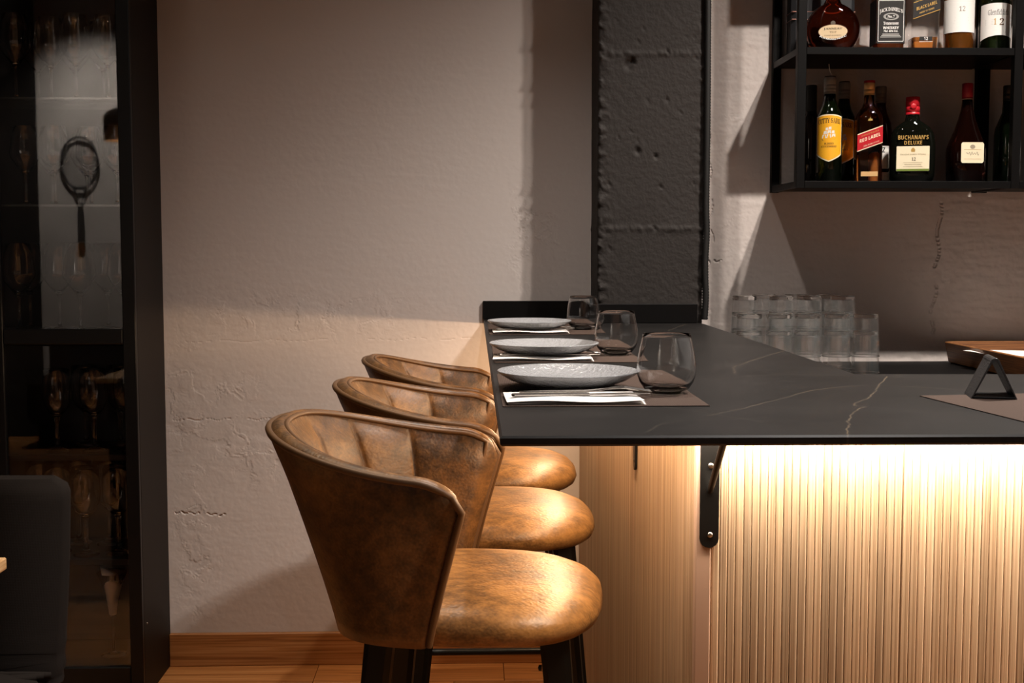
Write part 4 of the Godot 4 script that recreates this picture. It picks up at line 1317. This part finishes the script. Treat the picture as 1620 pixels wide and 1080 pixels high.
func bottles_high(Y: float) -> void:
	var grp := "spirit bottles on the upper shelf"
	var cream := mat(c8(222, 196, 158), 0.7)
	var white := mat(c8(236, 234, 230), 0.65)
	var ink := mat(c8(26, 22, 20), 0.7)
	var gold := mat(c8(200, 160, 84), 0.4, 0.3)
	var brown := mat(c8(96, 56, 30), 0.7)
	# a dark box behind the round flask
	var bxs := thing("gift_box", "dark grey box with two copper lines behind the round flask", "box", Vector3(1.015, Y, -3.632), 0.0)
	part("body", boxm(Vector3(0, 0.11, 0), Vector3(0.185, 0.22, 0.07), 0.012), mat(c8(40, 41, 44), 0.6), bxs)
	for y in [0.112, 0.134]: part("copper_line", boxm(Vector3(0, y, 0), Vector3(0.1856, 0.0035, 0.0706), 0.001), mat(c8(190, 140, 124), 0.35, 0.6), bxs)
	# round brandy flask
	var a := thing("bottle", "round ribbed brandy flask with oval tan label", "bottle", Vector3(1.018, Y, -3.52), -13.0, grp)
	var secs := []
	secs.append([0.0, 0.0, 0.0, 2.0])
	secs.append([0.0, 0.034, 0.020, 2.2])
	for k in 15:
		var f := k / 14.0
		var an := lerpf(-1.08, 1.22, f)
		secs.append([0.068 + 0.0755 * sin(an), 0.0755 * cos(an), 0.0165 + 0.0205 * cos(an), 2.2])
	secs.append([0.158, 0.0175, 0.0175, 2.0]); secs.append([0.200, 0.0150, 0.0150, 2.0]); secs.append([0.200, 0.0, 0.0, 2.0])
	part("body", loftm(secs, 56), solid_glass(c8(156, 58, 30), 0.0), a)
	part("cap", cap_mesh(0.0165, 0.045, 2), brown, a).position.y = 0.198
	var Z := 0.0376
	var al := part("label", print_shape(ellipse(0, 0.058, 0.0405, 0.0205, 36), Z), brown, a)
	part("label_field", print_shape(ellipse(0, 0.058, 0.0390, 0.0190, 36), Z + 0.0003), cream, al)
	part("lettering", lettering("JANNEAU", 0.050, 0.0066, Vector2(0, 0.0655), Z + 0.0006, 0, true), ink, al)
	part("lettering", lettering("VSOP", 0.018, 0.0055, Vector2(0, 0.0565), Z + 0.0006, 0, true, false), brown, al)
	part("lettering", lettering("Grand Armagnac", 0.046, 0.0052, Vector2(0, 0.0475), Z + 0.0006, 0, true, false), brown, al)
	part("lettering", lettering("ARMAGNAC", 0.074, 0.0050, Vector2(0, 0.0375), Z + 0.0002, 0, false, true, -0.010), white, a)
	part("crest", print_shape(ellipse(0, 0.0815, 0.0065, 0.0065, 16), Z), mat(c8(120, 110, 100), 0.4, 0.5), a)
	# square bottle, black label
	var j := thing("bottle", "square whiskey bottle with large black and white label", "bottle", Vector3(1.175, Y, -3.52), -4.0, grp)
	part("body", loftm([[0.0, 0.0, 0.0, 8.0], [0.0, 0.035, 0.035, 8.0], [0.003, 0.0395, 0.0395, 8.0], [0.160, 0.0395, 0.0395, 8.0], [0.172, 0.036, 0.036, 6.0], [0.184, 0.024, 0.024, 3.0], [0.196, 0.0155, 0.0155, 2.0], [0.215, 0.0145, 0.0145, 2.0], [0.215, 0.0, 0.0, 2.0]], 56), solid_glass(c8(226, 120, 50), 0.10), j)
	part("cap", cap_mesh(0.0155, 0.040, 2), ink, j).position.y = 0.213
	var J := 0.0398
	# the label wraps the front and both flanks
	part("side_label", bb(Vector3(-0.0402, 0.026, -0.036), Vector3(-0.0397, 0.150, 0.036)), ink, j)
	part("side_label", bb(Vector3(0.0397, 0.026, -0.036), Vector3(0.0402, 0.150, 0.036)), ink, j)
	var jl := part("label", flat_panel(0.077, 0.124, J, 0.088, 0.002), ink, j)
	for q in [[0.070, 0.0012, 0.0, 0.0315], [0.070, 0.0012, 0.0, 0.1440], [0.0012, 0.112, -0.035, 0.088], [0.0012, 0.112, 0.035, 0.088]]:
		part("label_border", print_shape(box2(q[0], q[1], Vector2(q[2], q[3])), J + 0.0003), white, jl)
	part("lettering", lettering("JACK DANIEL'S", 0.064, 0.0130, Vector2(0, 0.119), J + 0.0003, 0, true, true, 0.007), white, jl)
	part("emblem", print_shape(ellipse(0, 0.100, 0.0215, 0.0100, 30), J + 0.0003), mat(c8(150, 148, 144), 0.7), jl)
	part("emblem", print_shape(ellipse(0, 0.100, 0.0150, 0.0068, 26), J + 0.0005), ink, jl)
	part("lettering", lettering("No.7", 0.020, 0.0070, Vector2(0, 0.100), J + 0.0007, 0, true), white, jl)
	part("lettering", lettering("Tennessee", 0.042, 0.0080, Vector2(0, 0.0815), J + 0.0003, 0, true), white, jl)
	part("lettering", lettering("WHISKEY", 0.044, 0.0072, Vector2(0, 0.0690), J + 0.0003), white, jl)
	part("lettering", lettering("70cl 40% Vol.", 0.040, 0.0058, Vector2(0, 0.0600), J + 0.0003), white, jl)
	for k in 3: part("small_print", print_shape(box2(0.046 + 0.006 * k, 0.0022, Vector2(0, 0.0515 - 0.0040 * k)), J + 0.0003), mat(c8(170, 168, 164), 0.7), jl)
	# clear square bottle, little whisky left, slanting black label
	var k2 := thing("bottle", "nearly empty clear square bottle with slanting black label", "bottle", Vector3(1.277, Y, -3.52), -6.0, grp)
	part("body", loftm([[0.0, 0.0, 0.0, 8.0], [0.0, 0.032, 0.032, 8.0], [0.003, 0.0365, 0.0365, 8.0], [0.170, 0.0400, 0.0400, 8.0], [0.186, 0.034, 0.034, 5.0], [0.200, 0.019, 0.019, 2.4], [0.212, 0.0150, 0.0150, 2.0], [0.255, 0.0145, 0.0145, 2.0]], 56), M.thin_glass, k2)
	part("whisky", loftm([[0.008, 0.0, 0.0, 8.0], [0.008, 0.033, 0.033, 8.0], [0.045, 0.0346, 0.0346, 8.0], [0.045, 0.0346, 0.0346, 8.0], [0.045, 0.0, 0.0, 8.0]], 56), solid_glass(c8(244, 156, 62), 0.10, 0.033), k2)
	part("cap", cap_mesh(0.0155, 0.034, 2), ink, k2).position.y = 0.254
	var K := 0.0405
	var s2 := 0.34
	var kl := part("label", print_shape(PackedVector2Array([Vector2(-0.037, 0.106 - s2 * 0.037), Vector2(0.037, 0.106 + s2 * 0.037), Vector2(0.037, 0.152 + s2 * 0.037), Vector2(-0.037, 0.152 - s2 * 0.037)]), K), gold, k2)
	part("label_field", print_shape(PackedVector2Array([Vector2(-0.037, 0.108 - s2 * 0.037), Vector2(0.037, 0.108 + s2 * 0.037), Vector2(0.037, 0.150 + s2 * 0.037), Vector2(-0.037, 0.150 - s2 * 0.037)]), K + 0.0003), ink, kl)
	part("lettering", lettering("BLACK LABEL", 0.056, 0.0090, Vector2(0, 0.131), K + 0.0006, 0, false, true, 0, s2), gold, kl)
	part("lettering", lettering("AGED 12 YEARS", 0.040, 0.0045, Vector2(0, 0.117), K + 0.0006, 0, false, true, 0, s2), gold, kl)
	var kn := part("number_plate", flat_panel(0.036, 0.011, K - 0.0020, 0.0400, 0.001), ink, k2)
	part("lettering", lettering("12", 0.011, 0.0085, Vector2(0, 0.0400), K - 0.0016, 0), white, kn)
	part("plate_line", print_shape(box2(0.036, 0.0010, Vector2(0, 0.0315)), K - 0.0018), white, kn)
	# round bottle, white label
	var m := thing("bottle", "round amber bottle with plain white label numbered 12", "bottle", Vector3(1.380, Y, -3.52), -18.0, grp)
	part("body", lathem([Vector2(0, 0.0), Vector2(0.036, 0.0), Vector2(0.0395, 0.004), Vector2(0.0430, 0.140), Vector2(0.040, 0.165), Vector2(0.028, 0.190), Vector2(0.0165, 0.210), Vector2(0.0150, 0.245), Vector2(0, 0.245)], 44), solid_glass(c8(244, 160, 70), 0.10), m)
	part("cap", cap_mesh(0.0165, 0.042, 2), white, m).position.y = 0.243
	var ml := part("label", sheet(0.0436, 1.25, func(_t): return 0.058, func(_t): return 0.150), white, m)
	part("lettering", lettering("12", 0.0165, 0.0135, Vector2(0.006, 0.1225), 0.0004, 0.0436, true, false), mat(c8(110, 92, 78), 0.7), ml)
	for k in 3: part("small_print", print_shape(box2(0.036 + 0.004 * k, 0.0008, Vector2(0.006, 0.098 - 0.008 * k)), 0.0004, 0.0436), mat(c8(170, 164, 158), 0.7), ml)
	# green bottle, white label
	var n := thing("bottle", "dark green bottle with white label beside the right post", "bottle", Vector3(1.490, Y, -3.535), -14.0, grp)
	part("body", loftm([[0.0, 0.0, 0.0, 2.0], [0.0, 0.040, 0.040, 2.0], [0.004, 0.0435, 0.0435, 2.0], [0.145, 0.0445, 0.0445, 2.0], [0.170, 0.038, 0.038, 2.0], [0.195, 0.022, 0.022, 2.0], [0.210, 0.0160, 0.0160, 2.0], [0.250, 0.0150, 0.0150, 2.0], [0.250, 0.0, 0.0, 2.0]], 44), solid_glass(c8(60, 80, 40), 0.05), n)
	part("cap", cap_mesh(0.0170, 0.042, 2), mat(c8(40, 60, 40), 0.5), n).position.y = 0.248
	var nl := part("label", sheet(0.0452, 1.12, func(t_): return 0.052 - 0.010 * t_ * t_ + 0.003 * t_, func(t_): return 0.142 - 0.004 * t_ * t_), white, n)
	part("lettering", lettering("Glenfiddich", 0.060, 0.0150, Vector2(0.004, 0.1165), 0.0004, 0.0452, true, false), ink, nl)
	part("lettering", lettering("1", 0.0070, 0.0175, Vector2(-0.006, 0.0905), 0.0004, 0.0452, true), gold, nl)
	part("lettering", lettering("2", 0.0120, 0.0190, Vector2(0.012, 0.0895), 0.0004, 0.0452, true), mat(c8(96, 70, 40), 0.6), nl)
	for k in 4: part("small_print", print_shape(box2(0.020, 0.0007, Vector2(-0.023, 0.096 - 0.0045 * k)), 0.0004, 0.0452), mat(c8(150, 144, 136), 0.7), nl)

# ------------------------------------------------------------------ work counter behind the bar
func build_back_counter() -> void:
	var t := thing("work_counter", "low black polished counter along the back wall behind the bar", "counter", Vector3(0, 0, 0))
	part("top", bb(Vector3(0.672, 0.89, -3.69), Vector3(2.55, 0.92, -3.08), 0.002), M.black_matte, t)
	part("body", bb(Vector3(0.69, 0.0, -3.68), Vector3(2.55, 0.8898, -3.12), 0.002), M.cabinet, t)
	for k in 3:
		var d := part("cupboard_door", bb(Vector3(0.70 + 0.615 * k, 0.10, -3.1195), Vector3(1.305 + 0.615 * k, 0.88, -3.10), 0.002), M.cabinet, t)
		part("handle", boxm(Vector3(1.0 + 0.615 * k, 0.84, -3.092), Vector3(0.12, 0.01, 0.012), 0.002), M.black_steel, d)
	# stacked tumblers
	# they stand upside down, each slipped over the one below: thick foot on top, wide rim at the bottom
	var wall := fluted([Vector2(0.0386, 0.0022), Vector2(0.0362, 0.055), Vector2(0.0338, 0.1045)], 14, 0.0004)
	var inner_wall := fluted([Vector2(0.0330, 0.1045), Vector2(0.0352, 0.055), Vector2(0.0376, 0.0022)], 14, 0.0003)
	var rim := lathem([Vector2(0.0376, 0.0020), Vector2(0.0380, 0.0004), Vector2(0.0388, 0.0004), Vector2(0.0390, 0.0020), Vector2(0.0376, 0.0020)], 36)
	var foot := lathem([Vector2(0, 0.1050), Vector2(0.0325, 0.1050), Vector2(0.0338, 0.1060), Vector2(0.0336, 0.1150), Vector2(0.0322, 0.1175), Vector2(0.029, 0.118), Vector2(0, 0.118)], 36)
	var base := 0.9203
	var cols := [[1.076, -3.345, 2], [0.9955, -3.345, 2], [0.915, -3.349, 2], [0.8345, -3.341, 2], [0.754, -3.345, 2], [1.039, -3.44, 3], [0.946, -3.446, 3], [0.8655, -3.44, 3], [0.761, -3.44, 3], [1.0260, -3.538, 3], [0.9320, -3.538, 3], [0.8390, -3.538, 3]]
	var order := ["at the right end of the front row", "second from right, front row", "in the middle of the front row", "second from left, front row", "at the left end of the front row", "at the right of the rear row", "second from right, rear row", "second from left, rear row", "at the left of the rear row", "at right of the wall row", "in middle of the wall row", "at left of the wall row"]
	for c in cols.size():
		var last: int = cols[c][2] - 1
		for k in cols[c][2]:
			var tier: String = "topmost glass" if k == last else ["bottom glass", "second glass up"][k]
			var g := thing("stacked_tumbler", "clear upturned tumbler, %s of the stack %s" % [tier, order[c]], "tumbler", Vector3(cols[c][0], base + 0.046 * k, cols[c][1]), 0.0, "stacked tumblers")
			part("wall", wall, M.thin_glass, g)
			part("inner_wall", inner_wall, M.thin_glass, g)
			part("rim", rim, M.glass, g)
			part("foot", foot, M.glass, g)
	# tray with paper napkins
	var tr := thing("wooden_tray", "brown wooden tray with sloping sides at the counter's right", "tray", Vector3(1.60, 0.9203, -3.375))
	part("bottom", bb(Vector3(-0.17, 0, -0.26), Vector3(0.17, 0.006, 0.26), 0.001), M.tray, tr)
	for q in [[Vector3(-0.178, 0.0325, 0), Vector3(0.008, 0.062, 0.536), Vector3(0, 0, 12)], [Vector3(0.178, 0.0325, 0), Vector3(0.008, 0.062, 0.536), Vector3(0, 0, -12)], [Vector3(0, 0.0325, 0.268), Vector3(0.352, 0.062, 0.008), Vector3(12, 0, 0)], [Vector3(0, 0.0325, -0.268), Vector3(0.352, 0.062, 0.008), Vector3(-12, 0, 0)]]:
		part("side", boxm(q[0], q[1], 0.0015, Basis.from_euler(q[2] * PI / 180.0)), M.tray, tr)
	for k in 3:
		var st := begin()
		var rows := []
		var under := []
		for i in 13:
			var r := PackedVector3Array()
			var s := PackedVector3Array()
			for j in 9:
				var x := -0.15 + 0.24 * i / 12.0
				var z := -0.10 + 0.20 * j / 8.0
				var y := 0.0015 * sin(x * 22.0 + k) + 0.0012 * sin(z * 30.0 + k * 2.0) + 0.018 * smoothstep(0.05, -0.16, x) * (1.0 - 0.3 * k)
				r.append(Vector3(x, y + 0.0012, z)); s.append(Vector3(x, y, z))
			rows.append(r); under.append(s)
		grid(st, rows, false, 0, false)
		grid(st, under, false, 1, true)
		var p := solo("paper_napkin", done(st), M.paper, ["white paper napkin lowest in the wooden tray", "white paper napkin in the middle of the pile in the tray", "white paper napkin on top of the pile in the tray"][k], "paper napkin", Vector3(1.60 - 0.02 * k, 0.945 + 0.010 * k, -3.43 + 0.02 * k), "paper napkins in the tray")
		p.rotation_degrees.y = [6.0, -9.0, 14.0][k]

# ------------------------------------------------------------------ dining corner at the left and behind the camera
func build_dining() -> void:
	var c := thing("dining_chair", "dark grey upholstered dining chair in front of the cabinet", "chair", Vector3(-1.027, 0, -2.32), 0.0)
	var st := begin()
	var rows := []
	var ny := 26
	for i in ny + 1:
		var f := float(i) / ny
		var y := lerpf(0.43, 0.815, f)
		var lean := -0.03 - 0.07 * f
		var hw := 0.226 + 0.004 * sin(f * 3.0)
		var top := 1.0 - pow(maxf(0.0, (f - 0.93) / 0.07), 2.0) * 0.25
		var r := PackedVector3Array()
		for q in [[-1, -1], [-0.5, -1.12], [0, -1.15], [0.5, -1.12], [1, -1], [1.03, 0], [1, 1], [0.5, 1.05], [0, 1.06], [-0.5, 1.05], [-1, 1], [-1.03, 0]]:
			var pull := 0.0
			if absf(q[0]) > 0.4 and f < 0.3: pull = 0.005 * sin(f * 60.0 + q[0] * 3.0) * (0.3 - f) / 0.3
			r.append(Vector3(q[0] * hw * (0.5 + 0.5 * top) + pull, y, lean + q[1] * 0.028 * top + pull))
		rows.append(r)
	grid(st, rows, true, 0, false)
	var cap := []
	for v in rows[ny]: cap.append(v)
	face(st, cap, Vector3(0, 0, 0))
	part("backrest", done(st), M.chair_cloth, c)
	part("seat", loftm([[0.37, 0.0, 0.0, 6.0], [0.37, 0.21, 0.20, 6.0], [0.38, 0.225, 0.215, 6.0], [0.43, 0.232, 0.222, 5.0], [0.458, 0.222, 0.212, 4.5], [0.470, 0.185, 0.175, 4.0], [0.474, 0.0, 0.0, 4.0]], 56, Vector3(0, 0, 0.20)), M.chair_cloth, c)
	for k in 3:
		part("fold", tubem(smooth_path([Vector3(0.219 - 0.006 * k, 0.452 + 0.004 * k, 0.0 + 0.02 * k), Vector3(0.17 - 0.02 * k, 0.464, 0.03 + 0.02 * k), Vector3(0.10 - 0.03 * k, 0.466, 0.04 + 0.03 * k)], 6), 0.0065, 10), M.chair_cloth, c)
	for sx in [-1.0, 1.0]:
		for sz in [0.02, 0.38]:
			part("leg", boxm(Vector3(0.19 * sx, 0.186, sz), Vector3(0.036, 0.37, 0.036), 0.003), M.black_metal, c)
	var t := thing("dining_table", "pale oak table whose corner enters at the left edge", "table", Vector3(0, 0, 0))
	part("table_top", bb(Vector3(-1.46, 0.740, -2.008), Vector3(-0.764, 0.760, -1.35), 0.002), M.table_oak, t)
	for q in [[-1.40, -1.95], [-0.83, -1.95], [-1.40, -1.41], [-0.83, -1.41]]:
		part("leg", boxm(Vector3(q[0], 0.3698, q[1]), Vector3(0.05, 0.7396, 0.05), 0.003), M.black_metal, t)
	# the racket hanging on the far wall, seen only mirrored in the cabinet door
	var r := thing("tennis_racket", "dark tennis racket hanging on the wall, mirrored in the cabinet glass", "racket", Vector3(-2.59, 1.303, 1.474))
	var head := []
	for i in 40: head.append(Vector3(0.120 * cos(TAU * i / 40.0), 0.515 + 0.168 * sin(TAU * i / 40.0), 0))
	part("frame", tubem(head, 0.0085, 8, true), M.rubber, r)
	part("throat", tubem([Vector3(-0.045, 0.36, 0), Vector3(0, 0.24, 0), Vector3(0.045, 0.36, 0)], 0.008, 8), M.rubber, r)
	part("handle", tubem([Vector3(0, 0.0, 0), Vector3(0, 0.17, 0), Vector3(0, 0.25, 0)], [0.025, 0.023, 0.014], 10), M.rubber, r)
	var strings := begin()
	for i in range(-6, 7):
		var x := i * 0.0175
		var h := 0.160 * sqrt(1.0 - pow(x / 0.118, 2.0))
		tube(strings, [Vector3(x, 0.515 - h, 0), Vector3(x, 0.515 + h, 0)], 0.0012, 5)
	for i in range(-8, 9):
		var y := i * 0.0185
		var w := 0.114 * sqrt(1.0 - pow(y / 0.166, 2.0))
		tube(strings, [Vector3(-w, 0.515 + y, 0), Vector3(w, 0.515 + y, 0)], 0.0012, 5)
	part("strings", done(strings), M.rubber, r).set_meta("kind", "stuff")
	# pendant lamp, also mirrored in the cabinet door
	var p := thing("pendant_lamp", "pendant lamp with white top and wooden shade, mirrored in the cabinet glass", "lamp", Vector3(-2.02, 1.96, 0.4))
	part("cord", tubem([Vector3(0, 0.10, 0), Vector3(0, 1.035, 0)], 0.003, 6), M.rubber, p)
	part("lamp_top", lathem([Vector2(0.09, 0.05), Vector2(0.07, 0.075), Vector2(0.02, 0.10), Vector2(0, 0.105)], 28), M.paper, p)
	part("lamp_shade", lathem([Vector2(0.086, -0.09), Vector2(0.09, -0.09), Vector2(0.09, 0.05), Vector2(0.086, 0.05), Vector2(0.086, -0.09)], 28), M.table_oak, p)
	var em := mat(Color.BLACK, 0.4)
	em.emission_enabled = true
	em.emission = WARM
	em.emission_energy_multiplier = 8.0
	part("bulb", lathem([Vector2(0, -0.05), Vector2(0.02, -0.04), Vector2(0.028, -0.015), Vector2(0.02, 0.01), Vector2(0.012, 0.03), Vector2(0, 0.03)], 20), em, p)
	var l := OmniLight3D.new()
	l.name = "bulb_light"
	lamp_light(l, WARM, 0.15, 0.025)
	p.add_child(l)
	l.position = Vector3(0, -0.015, 0)
	var bn := thing("bench", "long dark upholstered bench against the wall with the racket", "bench", Vector3(-1.2, 0, 1.22))
	part("backrest", boxm(Vector3(0, 0.36, 0.22), Vector3(3.2, 0.62, 0.10), 0.02), M.chair_cloth, bn)
	part("seat", boxm(Vector3(0, 0.30, -0.05), Vector3(3.2, 0.28, 0.44), 0.03), M.chair_cloth, bn)
	part("plinth", boxm(Vector3(0, 0.08, 0.0), Vector3(3.1, 0.16, 0.40), 0.004), M.black_metal, bn)
